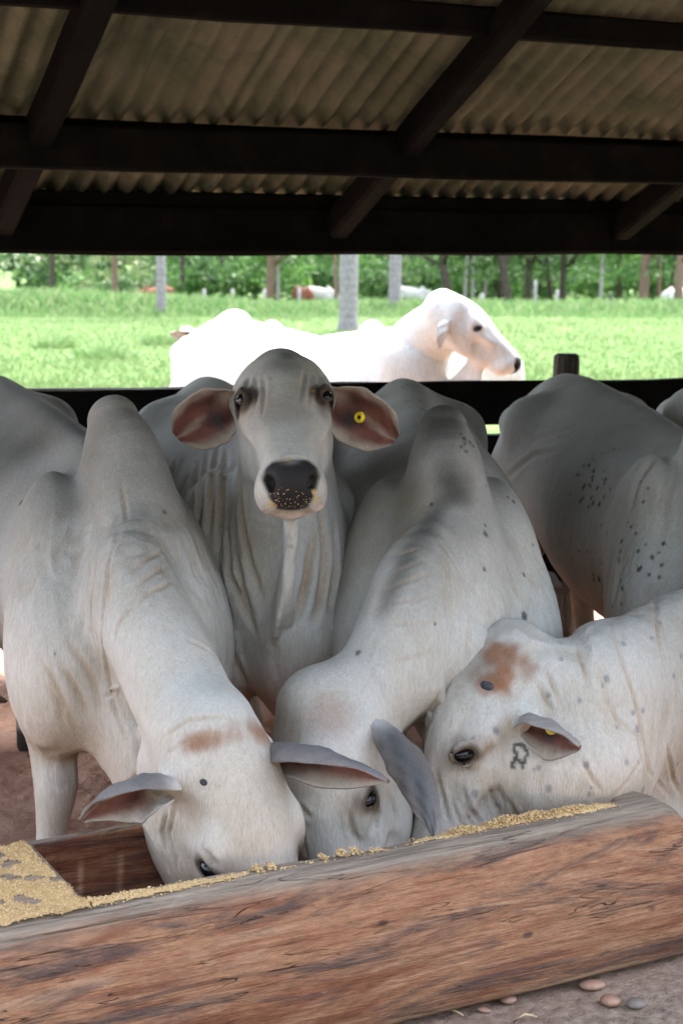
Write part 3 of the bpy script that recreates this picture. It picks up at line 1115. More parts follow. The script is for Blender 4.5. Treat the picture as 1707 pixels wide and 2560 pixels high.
# ground feed scattered over the rims and on the solid end
fv, ff = [], []
ico = [(0, 0, 1), (.9, 0, .3), (.28, .85, .3), (-.72, .53, .3), (-.72, -.53, .3), (.28, -.85, .3), (.5, .5, -.6), (-.5, .5, -.6), (-.4, -.6, -.6), (.6, -.4, -.6)]
icf = [(0, 1, 2), (0, 2, 3), (0, 3, 4), (0, 4, 5), (0, 5, 1), (1, 6, 2), (2, 7, 3), (3, 7, 4), (4, 8, 5), (5, 9, 1), (2, 6, 7), (4, 7, 8), (5, 8, 9), (1, 9, 6), (6, 8, 7), (6, 9, 8)]
ico = np.array(ico)


def crumb(x, y, z, r):
    n = len(fv)
    m = np.linalg.qr(rng.normal(0, 1, (3, 3)))[0]
    for p in ico:
        q = m @ (p*r*rng.uniform(.6, 1.2))
        fv.append((x+q[0], y+q[1], z+q[2]*.8))
    for f in icf: ff.append((f[0]+n, f[1]+n, f[2]+n))


def feed_amount(x, y):
    p = np.array([[x, y, 0.]])
    nz = fbm(p, 14, 31, 3)[0]
    if x < -.5:
        far = smooth01(np.array([y]), .38, .42)[0]
        return .75+.9*nz-far - .5*max(0, (-.62-x))*(1 if y > .2 else .3)
    if y < .075:
        c = .034+.006*math.sin(x*5)
        band = math.exp(-((y-c)/.020)**2)
        k = np.interp(x, [-.5, -.35, -.1, .1, .3, .45, .6, .68, .72], [1.0, .62, .30, .26, .40, .78, .9, .5, 0])
        return band*k*1.3+.55*nz*band-.12
    return -1


# the meal lies as a thin uneven layer ...
def layer(xs, ys):
    X, Y = np.meshgrid(xs, ys, indexing='ij')
    P = np.stack([X.ravel(), Y.ravel(), np.full(X.size, .372)], 1)
    P2 = P.copy(); P2[:, 2] = 0
    top = .372+.006*fbm(P, 6, 13, 2)+.002*fbm(P*np.array([.4, 1, 1]), 40, 14, 2)
    nz = fbm(P2, 16, 31, 3); n2 = fbm(P2, 70, 32, 2)
    x, y = P[:, 0], P[:, 1]
    endp = 1-smooth01(x, -.512, -.496)
    am_end = .46+.9*nz+.8*n2-.9*smooth01(y, .375, .41)-.55*smooth01(-x, .62, .95)*smooth01(y, .1, .25)
    band = np.exp(-((y-.036-.006*np.sin(x*5))/.020)**2)
    kx = np.interp(x, [-.5, -.35, -.1, .1, .3, .45, .6, .68, .72], [1.0, .62, .30, .26, .40, .8, .9, .5, -.2])
    am_rim = band*kx*1.25+.5*nz*band-.34+.25*n2*band
    am = am_end*endp+am_rim*(1-endp)+.18*n2
    am[y < .004] = -1
    am[(y > .056) & (x > -.506)] = -1
    am[y > .41] = -1
    P[:, 2] = top+np.clip(am, -.5, 1)*.0075+rng.normal(0, .0007, len(P))+.0012*n2
    return P, am


for xs, ys in ((np.arange(-1.6, -.495, .005), np.arange(0, .42, .005)), (np.arange(-.496, .735, .004), np.arange(0, .062, .004))):
    P, am = layer(xs, ys)
    n0, ny_ = len(fv), len(ys)
    fv += [tuple(q) for q in P]
    okv = am > .06
    for i in range(len(xs)-1):
        for j in range(ny_-1):
            q = (i*ny_+j, (i+1)*ny_+j, (i+1)*ny_+j+1, i*ny_+j+1)
            if all(okv[k_] for k_ in q): ff.append(tuple(k_+n0 for k_ in q))
    # ... with coarser crumbs on it
    pick = np.where((am > -.12) & (rng.random(len(am)) < np.clip(.26+.75*am, .05, .85)))[0]
    for i in pick:
        crumb(P[i, 0]+rng.normal(0, .002), P[i, 1]+rng.normal(0, .002), max(P[i, 2], .370), rng.uniform(.0011, .0027)*(1.5 if rng.random() < .08 else 1))
# heaps at the right
for hx, hw, hh in ((.30, .035, .010), (.40, .05, .017), (.47, .05, .014), (.56, .06, .010), (-.16, .012, .010), (-.13, .01, .008), (.02, .012, .009), (.05, .01, .007), (-.02, .008, .006)):
    for i in range(int(420*hw/.05)):
        dx, dy = rng.normal(0, .45, 2)
        q = math.exp(-(dx*dx+dy*dy))
        crumb(hx+dx*hw, .040+dy*.018, .372+hh*q*rng.random()+.002, rng.uniform(.0014, .0034))
feed = mesh_obj('ground_feed', fv, ff, M_FEED, None, False)
feed.location = trough.location; feed.rotation_euler = trough.rotation_euler
tag(feed, 'yellow ground feed spilled along the rim and end of the log trough', 'animal feed', kind='stuff')

# ------------------------------------------------------------------ shed
SB = np.array([math.cos(R(24.2)), math.sin(R(24.2)), 0]); SN = np.array([-SB[1], SB[0], 0])


def S3(b, n, z): return SB*b+SN*n+np.array([0, 0, z])


SLOPE = .456
NE = 5.94
def roof_z(n): return 1.772+SLOPE*(NE-n)


shed = empty('cattle_shed', S3(2.6, NE, 0))
tag(shed, 'open dark timber cattle shed with corrugated roof sheets overhead', 'shed')
sl = Matrix.Translation(-Vector(shed.location))


def sbuild(mb, name, mat, smooth=False):
    o = mb.build(name, mat, None, smooth)
    o.data.transform(sl)
    o.parent = shed
    return o


RIDGE = 3.8
FRONT = 1.9
b0, b1 = -1.0, 24.0
# eave beam, tie beam, purlins
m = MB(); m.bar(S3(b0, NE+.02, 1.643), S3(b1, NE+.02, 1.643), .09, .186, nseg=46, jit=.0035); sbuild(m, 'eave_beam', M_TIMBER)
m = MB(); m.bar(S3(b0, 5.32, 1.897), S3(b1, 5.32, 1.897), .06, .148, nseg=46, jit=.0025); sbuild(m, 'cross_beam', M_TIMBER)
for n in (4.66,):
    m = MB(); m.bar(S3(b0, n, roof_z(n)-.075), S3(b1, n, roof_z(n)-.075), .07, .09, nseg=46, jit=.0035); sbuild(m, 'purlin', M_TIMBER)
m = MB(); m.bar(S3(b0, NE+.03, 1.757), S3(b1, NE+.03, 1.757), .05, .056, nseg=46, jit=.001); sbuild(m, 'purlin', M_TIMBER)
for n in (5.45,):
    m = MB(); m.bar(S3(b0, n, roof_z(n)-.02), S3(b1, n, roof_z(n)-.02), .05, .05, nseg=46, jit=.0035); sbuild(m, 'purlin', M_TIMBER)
k = 1.337
for i in range(-1, 17):
    b = 1.283+k*i+.02
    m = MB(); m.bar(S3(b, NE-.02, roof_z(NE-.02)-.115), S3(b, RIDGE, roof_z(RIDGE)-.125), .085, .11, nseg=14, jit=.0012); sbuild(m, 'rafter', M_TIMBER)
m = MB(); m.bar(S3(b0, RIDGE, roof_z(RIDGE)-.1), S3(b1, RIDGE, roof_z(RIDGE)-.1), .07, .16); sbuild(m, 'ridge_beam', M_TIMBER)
def fz(n): return roof_z(RIDGE)-SLOPE*(RIDGE-n)


# corrugated sheets
def sheet(bs, be, n0, n1, zf, lift, wave=.088, amp=.016, ph=0):
    nb = int((be-bs)/wave*10)
    nn = max(2, int(abs(n1-n0)/.25))
    vs, fs = [], []
    for lay in (0, 1):
        for j in range(nn+1):
            for i in range(nb+1):
                b = bs+(be-bs)*i/nb
                n = n0+(n1-n0)*j/nn
                z = zf(n)+lift+amp*math.sin(2*math.pi*(b-bs)/wave+ph)+(.007 if lay else 0)+.004*math.sin(b*3+n*2)
                vs.append(S3(b, n, z))
    st = (nn+1)*(nb+1)
    for lay in (0, 1):
        for j in range(nn):
            for i in range(nb):
                q = [lay*st+j*(nb+1)+i, lay*st+j*(nb+1)+i+1, lay*st+(j+1)*(nb+1)+i+1, lay*st+(j+1)*(nb+1)+i]
                fs.append(q[::-1] if not lay else q)
    for i in range(nb):
        fs.append([i, i+1, st+i+1, st+i])
        a = nn*(nb+1)+i
        fs.append([a+1, a, st+a, st+a+1])
    for j in range(nn):
        a = j*(nb+1); c = (j+1)*(nb+1)
        fs.append([c, a, st+a, st+c])
        a += nb; c += nb
        fs.append([a, c, st+c, st+a])
    return vs, fs


roof = empty('roof')
roof.parent = shed
SW = .60
i = 0
b = b0
while b < b1:
    w = SW if b < 6.8 else b1-b
    for n0, n1, lift in ((NE+.10, 4.62, .0), (4.76, RIDGE-.05, .034)):
        v, f = sheet(b-.035, b+w+.012, n0, n1, roof_z, .028+lift+.006*(i % 2)+rng.normal(0, .002), ph=rng.normal(0, .25))
        o = mesh_obj('roof_sheet', v, f, M_ROOF, None, True); o.data.transform(sl); o.parent = roof
    i += 1
    b += w
for n0, n1, lift in ((RIDGE+.05, FRONT, .045),):
    v, f = sheet(b0, b1, n0, n1, fz, .03+lift, wave=.176)
    o = mesh_obj('roof_sheet', v, f, M_ROOF, None, True); o.data.transform(sl); o.parent = roof
# posts of the shed, outside the picture
for b in (b0+.2, 9.9, b1-.2):
    for n, zt in ((NE+.02, 1.55), (FRONT+.12, 1.84)):
        m = MB(); m.bar(S3(b, n, -.1), S3(b, n, zt), .14, .14, up=tuple(SN), nseg=5, jit=.004); sbuild(m, 'shed_post', M_TIMBER)

# ------------------------------------------------------------------ fence behind the cattle
FD = norm([1, .196, 0]); FN = np.array([-FD[1], FD[0], 0])
F0 = np.array([0, 6.20, 0])
fence = empty('pen_fence', F0)
tag(fence, 'dark plank fence closing the pen behind the feeding cattle', 'fence')
fm = Matrix.Translation(-Vector(F0))
for z, hgt in ((.965, .18), (.755, .19), (.545, .19), (.335, .18)):
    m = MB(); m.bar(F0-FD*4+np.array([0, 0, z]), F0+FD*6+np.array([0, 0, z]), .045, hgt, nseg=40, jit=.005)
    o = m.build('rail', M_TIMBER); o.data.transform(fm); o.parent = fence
M_STUMP = bark_mat('weathered_post', (.02, .018, .016), (.11, .10, .088), (14, 14, 1.5))
pp = U(1415, 905, 6.45)
for q, zt in ((pp, None), (pp-FD*2.9, .95), (pp-FD*5.5, .95), (pp+FD*2.7, .95)):
    zt = zt or 1.157
    m = MB(); m.tube([(q[0], q[1], z) for z in (-.1, .3, .7, zt-.03, zt-.008, zt)], [.062, .06, .056, .053, .050, .040], 18, .03)
    o = m.build('fence_post', M_STUMP, None, True); o.data.transform(fm); o.parent = fence

# ------------------------------------------------------------------ ground
def pasture_z(p):
    q = np.array(p, float); q[:, 2] = 0
    return fbm(q, .35, 23, 2)*.07*smooth01(q[:, 1], 8, 20)*(1-smooth01(q[:, 1], 60, 120)) - .85*smooth01(q[:, 1], 42, 82)


nx = np.concatenate([-np.geomspace(2, 900, 40)[::-1], np.linspace(-1.9, 1.9, 340), np.geomspace(2, 900, 40)])
ny = np.concatenate([-np.geomspace(3, 900, 20)[::-1], np.linspace(-2.5, 2.2, 60), np.linspace(2.22, 6.5, 380), np.geomspace(6.6, 1200, 90)])
X, Y = np.meshgrid(nx, ny, indexing='ij')
P = np.stack([X.ravel(), Y.ravel(), 0*X.ravel()], 1)
near = (np.abs(P[:, 0]) < 2.5) & (P[:, 1] > -2) & (P[:, 1] < 7)
z = np.zeros(len(P))
pn = P[near]
pen = smooth01(pn[:, 1]-.52*pn[:, 0], 3.3, 3.6)
z[near] = fbm(pn, 9, 21, 3)*(.008+.018*pen)+fbm(pn, 34, 22, 3)*(.005+.011*pen)+fbm(pn, 95, 24, 2)*(.0035+.004*pen)+np.clip(fbm(pn, 55, 25, 2)-.35, 0, 1)*.02+rng.normal(0, .0012, len(pn))
far = P[:, 1] > 8
z[far] = pasture_z(P[far])
P[:, 2] = z-.006
a, b = len(nx), len(ny)
ii, jj = np.meshgrid(np.arange(a-1), np.arange(b-1), indexing='ij')
q = (ii*b+jj).ravel()
ground = mesh_obj('ground', P, np.stack([q, q+b, q+b+1, q+1], 1), M_GROUND, None, True)
tag(ground, 'reddish bare soil of the pen running out to green pasture', None, kind='structure')

# pebbles and straws by the trough
M_PEB = simple('pebble_stone', (.34, .20, .14), .5, .4, .35, 25)
M_PEBG = simple('grey_pebble_stone', (.20, .165, .145), .7, .3, .35, 25)
for (px, py, rx, ry, mt, lb) in ((1478, 2462, .030, .020, M_PEB, 'largest smooth pinkish pebble on the sand right of the log trough'),
                             (1524, 2500, .021, .018, M_PEB, 'round pale pink pebble touching the largest pebble on the sand'),
                             (1588, 2508, .022, .017, M_PEBG, 'dull greyish pebble right of two pink pebbles on the sand'),
                             (1270, 2496, .021, .018, M_PEB, 'reddish pebble half buried just under the log trough'),
                             (1208, 2524, .014, .008, M_PEB, 'small flat pebble nearest the bottom edge below the log trough')):
    c = Uz(px, py, .004)
    vs, fs = uv_ball(np.zeros(3), np.array([rx, 0, 0]), np.array([0, ry, 0]), np.array([0, 0, min(rx, ry)*.6]))
    vs = vs*(1+.38*fbm(vs, 30, int(px), 2)[:, None])
    o = mesh_obj('pebble', vs, fs, mt)
    o.location = c; o.rotation_euler = (0, 0, rng.uniform(-.5, .2))
    tag(o, lb, 'pebble', 'pebbles on the sand by the trough')
M_STRAW = simple('dry_straw', (.50, .38, .22), .7, .2, .2)
for (x0, y0, x1, y1, lb) in ((1075, 2524, 1156, 2532, 'bent dry straw lying on the sand below the log trough'),
                        (1281, 2556, 1340, 2536, 'thin buried twig at the bottom edge of the sand')):
    a, b = Uz(x0, y0, .008), Uz(x1, y1, .006)
    m = MB(); m.tube([a, a+(b-a)*.5+[0, .006, .006], a+(b-a)*.85, b-[0, .012, 0]], [.002, .0032, .003, .0015], 7)
    o = m.build('straw', M_STRAW, None, True)
    tag(o, lb, 'straw')

BUILD = 'ABCDEFKGX'

# ------------------------------------------------------------------ the cattle in the pen
def flank_shade(cow, st):  # shade deeper in the pen, painted into the coat behind the shoulders
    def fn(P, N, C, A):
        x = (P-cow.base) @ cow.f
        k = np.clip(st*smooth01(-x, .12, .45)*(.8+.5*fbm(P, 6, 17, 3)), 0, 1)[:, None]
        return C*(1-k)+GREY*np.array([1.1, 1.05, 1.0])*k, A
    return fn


GR = 'white cattle crowded at the trough'
if 'A' in BUILD:
    c = Cow('cow', 'white humped cow at left, head down in the trough, forehead facing the viewer', U(283, 989, 3.75), 28, 1.10, .0115, 1, GR)
    c.leg_dy = .05; c.fold = 1.3; c.rside = .62
    c.torso()
    P = U(572, 1862, 3.06)
    Mz = P+.48*norm([.24, -.13, -.95])
    c.head(P, Mz, (.60, -.77, .25), size=1.12)
    c.B.chain([(c.T(-.05, 0, .74), .23, .15), (c.T(.10, 0, .74), .22, .135), (U(340, 1500, 3.44), .160, .100), (U(435, 1705, 3.26), .120, .103), (c.H(-.0, 0, -.08), .09, .10)],
              .06, up=[(0, 0, 1), (0, -.4, .9), (.1, -.75, .6), tuple(c.hu)], n=5)
    # dewlap behind the neck
    c.B.chain([(c.H(.10, 0, -.17), .05, .022), (U(395, 1870, 3.40), .09, .022), (c.T(.24, -.02, .50), .10, .03), (c.T(.16, -.02, .46), .07, .05)], .05, up=[(0, .6, -.8), (0, 0, 1)], n=4)
    c.B.chain([(c.H(.03, .03, -.18), .07, .06), (c.H(.12, .045, -.20), .075, .05), (c.H(.22, .04, -.195), .065, .045), (c.H(.32, .02, -.15), .045, .04)], .05, up=tuple(c.hu), n=3)
    c.B.chain([(U(235, 1740, 3.50), .10, .05), (U(290, 1850, 3.45), .09, .035), (U(325, 1950, 3.40), .07, .02)], .04, n=3)
    e = c.eye(1); c.eye(-1)
    s1 = 1
    c.ear(c.H(.035, .10, -.05), U(203, 2050, 2.95), (.0, -.82, -.57), .092, (0, -.01, .035), mid_open=1.95, outer=(.15, .155, .165))
    c.ear(c.H(.035, -.10, -.05), U(972, 1952, 2.92), (.0, -.80, -.60), .090, (0, -.01, .032), mid_open=1.95, outer=(.15, .155, .165))
    c.buds += [(509, 1956, .009, .007, .007), (694, 1897, .009, .006, .006)]
    c.paint += [coat_grey_shade(c, .92, 1, .46, 1.15), flank_shade(c, .5), belly_stain(c, .65, .85), line_paint([c.H(-.02, .08, .0), c.H(-.015, -.02, .02), c.H(.0, -.085, .01)], .030, RUST*1.3, .8, 3, .8, 60),
                blot(c.H(.05, .0, .03), .09, TAN, .25, .7, 5), face_paint(c), hooves]
    G = c.grooves
    for pts in ([(275, 1400), (262, 1500), (258, 1600), (285, 1760), (330, 1880)], [(300, 1330), (272, 1420), (268, 1540)], [(410, 1375), (360, 1405), (322, 1440)], [(425, 1415), (375, 1440), (330, 1480)],
                [(430, 1455), (380, 1480), (345, 1510)], [(330, 1515), (300, 1560), (285, 1610)], [(250, 1390), (235, 1500), (232, 1600)], [(305, 1210), (312, 1260), (322, 1320)],
                [(470, 1600), (520, 1625), (535, 1640)], [(400, 1850), (470, 1800), (560, 1790), (600, 1800)], [(420, 1880), (500, 1840), (590, 1835)]):
        G.append((pts, .0045, .0045, .6))
    for pts in ([(440, 2020), (425, 2080), (440, 2140), (447, 2185)], [(420, 2030), (408, 2080), (422, 2140)], [(360, 1990), (362, 2050), (400, 2120), (430, 2190)], [(505, 2120), (530, 2150), (540, 2180)]):
        G.append((pts, .007, .0055, .22))
    for pts in ([(110, 1700), (150, 1760), (165, 1830)], [(95, 1640), (130, 1690), (175, 1790), (200, 1850)], [(150, 1650), (190, 1720), (230, 1800)], [(170, 1600), (230, 1690), (260, 1790)]):
        G.append((pts, .004, .007, .8))
    for px, py, r in ((411, 1281, .008), (139, 1635, .006), (404, 1423, .006), (54, 1257, .01), (192, 1178, .01)):
        c.spots.append((px, py, r, DARK*3, .8))
    c.build()
    COWA = c

if 'B' in BUILD:
    c = Cow('cow', 'white humped cow in the middle, head raised and staring straight ahead', np.array([-.175, 4.06, 1.17]), 14, 1.0, .0115, 1, GR)
    c.fold = 1.9
    c.torso(fat=1.1)
    P = U(702, 918, 3.88)
    Mz = P+.46*norm([.075, -.92, -.36])
    c.head(P, Mz, (0, -.4, .9), size=1.07)
    c.B.chain([(c.T(-.05, 0, .74), .23, .17), (c.T(.08, 0, .80), .22, .15), (c.T(.10, 0, .98), .17, .125), (c.H(.04, 0, -.10), .12, .10)],
              .06, up=[(0, -.3, 1), (0, .5, .85), (0, .8, .6)], n=5)
    # chest skin and the hanging dewlap
    c.B.chain([(c.H(.32, 0, -.16), .03, .016), (U(722, 1400, 3.66), .09, .014), (U(705, 1500, 3.71), .11, .017), (U(692, 1560, 3.77), .07, .022)], .03, up=(0, 1, 0), n=4)
    c.B.chain([(U(727, 1300, 3.53), .015, .015), (U(728, 1370, 3.56), .012, .012), (U(718, 1480, 3.60), .014, .014), (U(712, 1545, 3.66), .021, .021)], .012, n=4)
    c.B.chain([(U(690, 1540, 3.80), .10, .02), (U(698, 1640, 3.82), .10, .022), (U(708, 1740, 3.86), .09, .03)], .04, up=(0, 1, 0), n=4)
    c.eyedark = 1.4; c.eyetan = .18
    c.eye(1, a=.087, b=.008, r=(.027, .0215, .0195), lid=1.45); c.eye(-1, a=.087, b=.008, r=(.027, .0215, .0195), lid=1.45)
    L = c.H(.055, .098, -.055); Rr = c.H(.055, -.098, -.055)
    c.ear(L, U(440, 1092, 3.80), (.1, -1, -.22), .088, (0, 0, .012), mid_open=1.15, closed=1.7, vflip=-1, blunt=1.0)
    c.ear(Rr, U(990, 1098, 3.80), (-.1, -1, -.22), .088, (0, 0, .012), mid_open=1.15, closed=1.7, tagat=(.36, .1), vflip=1, blunt=1.0)
    c.ear_tag(.0135, n=(-.55, -.85, .05), p=U(899, 1043, 3.775))
    c.paint += [coat_grey_shade(c, .48, 4, .5, 1.15), flank_shade(c, .3), belly_stain(c, .75, .85), line_paint([c.H(.0, -.01, .02), c.H(.08, -.012, .07)], .022, GREY*.7, .5, 4),
                blot(c.H(.27, .01, .03), .075, np.array([.22, .20, .165]), .55, .8, 8), blot(c.H(.13, .0, .07), .06, GREY*1.3, .45, .8, 18), blot(c.H(.22, .085, -.02), .05, TAN, .35, .8, 9), blot(c.H(.23, -.075, .0), .03, DARK*4, .55, .8, 12, 60, .6), face_paint(c, r=.06)]
    G = c.grooves
    for pts in ([(600, 990), (620, 960), (625, 930)], [(630, 1040), (645, 985), (640, 930)], [(655, 1040), (662, 980), (655, 925)], [(790, 1000), (800, 960), (790, 920)], [(770, 1010), (778, 960), (770, 915)],
                [(750, 1000), (760, 950), (765, 905)], [(815, 985), (822, 950), (815, 920)], [(690, 1155), (730, 1145), (775, 1150)]):
        G.append((pts, .006, .0055, .15))
    for pts in ([(480, 1170), (450, 1230), (430, 1300)], [(500, 1150), (485, 1230), (470, 1290)], [(520, 1130), (505, 1230), (495, 1330)], [(545, 1120), (530, 1230), (525, 1340)], [(440, 1150), (425, 1200), (420, 1240)], [(565, 1130), (555, 1260), (550, 1400)],
                [(600, 1150), (605, 1300), (625, 1400), (655, 1500)], [(570, 1330), (580, 1440), (620, 1540), (650, 1600)], [(540, 1400), (560, 1500), (590, 1590)], [(590, 1380), (610, 1480), (640, 1560)], [(760, 1480), (770, 1400), (790, 1320)],
                [(740, 1560), (760, 1470), (780, 1400)], [(800, 1250), (810, 1400), (790, 1520)], [(835, 1300), (838, 1420), (815, 1540)], [(780, 1560), (800, 1500), (820, 1420)], [(560, 1550), (580, 1640), (620, 1720)]):
        G.append((pts, .010, .009, .75))
    c.spots += [(781, 978, .005, (.42, .24, .05), .9), (680, 946, .004, (.42, .24, .05), .8), (722, 1148, .009, (.55, .33, .08), .9), (614, 1155, .006, (.42, .24, .05), .7),
                (680, 1262, .012, (.60, .42, .16), .7), (790, 1250, .012, (.60, .42, .14), .8), (785, 1230, .008, (.60, .42, .14), .8)]
    c.build()
    # crumbs of feed stuck to the wet nose
    fv.clear(); ff.clear()
    for i in range(420):
        u, v = rng.uniform(-1, 1), rng.random()
        px = 733+u*(62 if rng.random() < .7 else 75); py = 1212+58*v**.8 if abs(u) < .75 else 1225+45*v
        if rng.random() > .08+.6*abs(u)*v+.25*v*v: continue
        hp = c.hit(px, py)
        if hp is not None and hp[1] < 3.72: crumb(*(hp-c.base), rng.uniform(.0007, .0020))
    o = mesh_obj('feed_crumbs', fv, ff, M_FEED, c.root, False)
    o['kind'] = 'stuff'
    COWB = c

if 'C' in BUILD:
    c = Cow('cow', 'white humped cow feeding right of the middle, long grey ear hanging down', U(1107, 1015, 3.85), 3, 1.02, .0115, 1, GR)
    c.torso()
    P = U(765, 1812, 3.30)
    Mz = P+.47*norm([.20, -.25, -.95])
    c.head(P, Mz, (-.58, -.76, .35), size=1.16)
    c.B.chain([(c.T(-.05, 0, .74), .23, .15), (c.T(.10, 0, .74), .22, .135), (U(1058, 1490, 3.55), .155, .106), (U(972, 1675, 3.43), .120, .104), (c.H(.01, 0, -.09), .085, .095)],
              .06, up=[(0, 0, 1), (-.1, -.4, .9), (-.3, -.65, .6), tuple(c.hu)], n=5)
    c.B.chain([(c.H(.10, 0, -.17), .05, .022), (U(1040, 1750, 3.50), .10, .025), (c.T(.24, -.02, .50), .11, .03), (c.T(.16, -.02, .46), .07, .05)], .05, up=[(0, .6, -.8), (0, 0, 1)], n=4)
    c.eye(-1, t=.15, a=.098, b=.0); c.eye(1, t=.15, a=.098, b=.0)
    c.ear(c.H(.0, -.085, -.065), U(1082, 2090, 3.08), (-.1, .92, -.3), .052, (.02, -.015, .03), mid_open=1.3, outer=(.115, .12, .13), closed=1.9, stalk=.036)
    c.ear(c.H(.04, .10, -.055), c.H(.10, .27, -.02), (.0, -.3, -1), .055, (0, 0, .01), outer=(.14, .14, .15), inner=(.10, .08, .08))
    c.paint += [coat_grey_shade(c, .8, 6, .36, 1.08), flank_shade(c, .35), belly_stain(c, .5, .8), line_paint([c.T(-.05, 0, 1.2), c.T(.06, 0, 1.08), c.T(.16, 0, 1.02)], .05, GREY*.55, .75, 5, .6), line_paint([c.T(.12, .0, 1.0), U(1000, 1420, 3.42), U(905, 1590, 3.30), U(850, 1670, 3.24)], .035, GREY*.8, .7, 9, .6),
                blot(c.H(.0, .03, .03), .085, np.array([.23, .15, .10]), .6, .7, 5), blot(c.H(.0, -.06, .01), .06, RUST*1.4, .4, .7, 6), blot(c.H(.07, .02, .05), .10, GREY*1.2, .35, .8, 7), face_paint(c)]
    G = c.grooves
    for pts in ([(1050, 1370), (1010, 1385), (975, 1400)], [(1060, 1400), (1015, 1420), (965, 1440)], [(1085, 1430), (1030, 1450), (945, 1480)], [(1090, 1480), (1040, 1500), (960, 1510)], [(1100, 1540), (1060, 1560), (960, 1560)],
                [(1080, 1330), (1130, 1400), (1170, 1480)], [(1090, 1370), (1120, 1440), (1150, 1500)], [(1110, 1600), (1050, 1640), (960, 1660)], [(1170, 1540), (1165, 1600), (1160, 1660)]):
        G.append((pts, .0035, .0042, .35))
    for pts in ([(940, 2060), (945, 2100), (950, 2140)], [(930, 1990), (940, 2040), (935, 2090)], [(735, 2040), (755, 2090), (768, 2150)], [(960, 1960), (985, 2020), (990, 2080)], [(870, 2030), (880, 2080), (900, 2120)], [(752, 2015), (765, 2035), (790, 2050)]):
        G.append((pts, .007, .0055, .22))
    rr = np.random.default_rng(5)
    for px, py, r in ((1213, 1335, .010), (1307, 1541, .015), (1256, 1558, .012), (1212, 1314, .006), (1208, 1423, .006), (1308, 1438, .006), (1268, 1243, .006), (1283, 1254, .007), (1215, 1215, .006), (1299, 1234, .006), (1248, 1145, .010), (1262, 1160, .008), (1084, 1560, .006), (829, 1637, .009), (895, 1632, .008), (1078, 1262, .008), (1330, 1362, .006), (1238, 1118, .006)):
        c.spots.append((px, py, r, DARK*3, .85))
    for i in range(26):
        c.spots.append((rr.uniform(960, 1200), rr.uniform(930, 1030), rr.uniform(.005, .009), DARK*4, .7))
    for i in range(16):
        c.spots.append((rr.normal(1165, 10), rr.normal(1110, 14), rr.uniform(.004, .007), DARK*3, .8))
    c.build()
    COWC = c

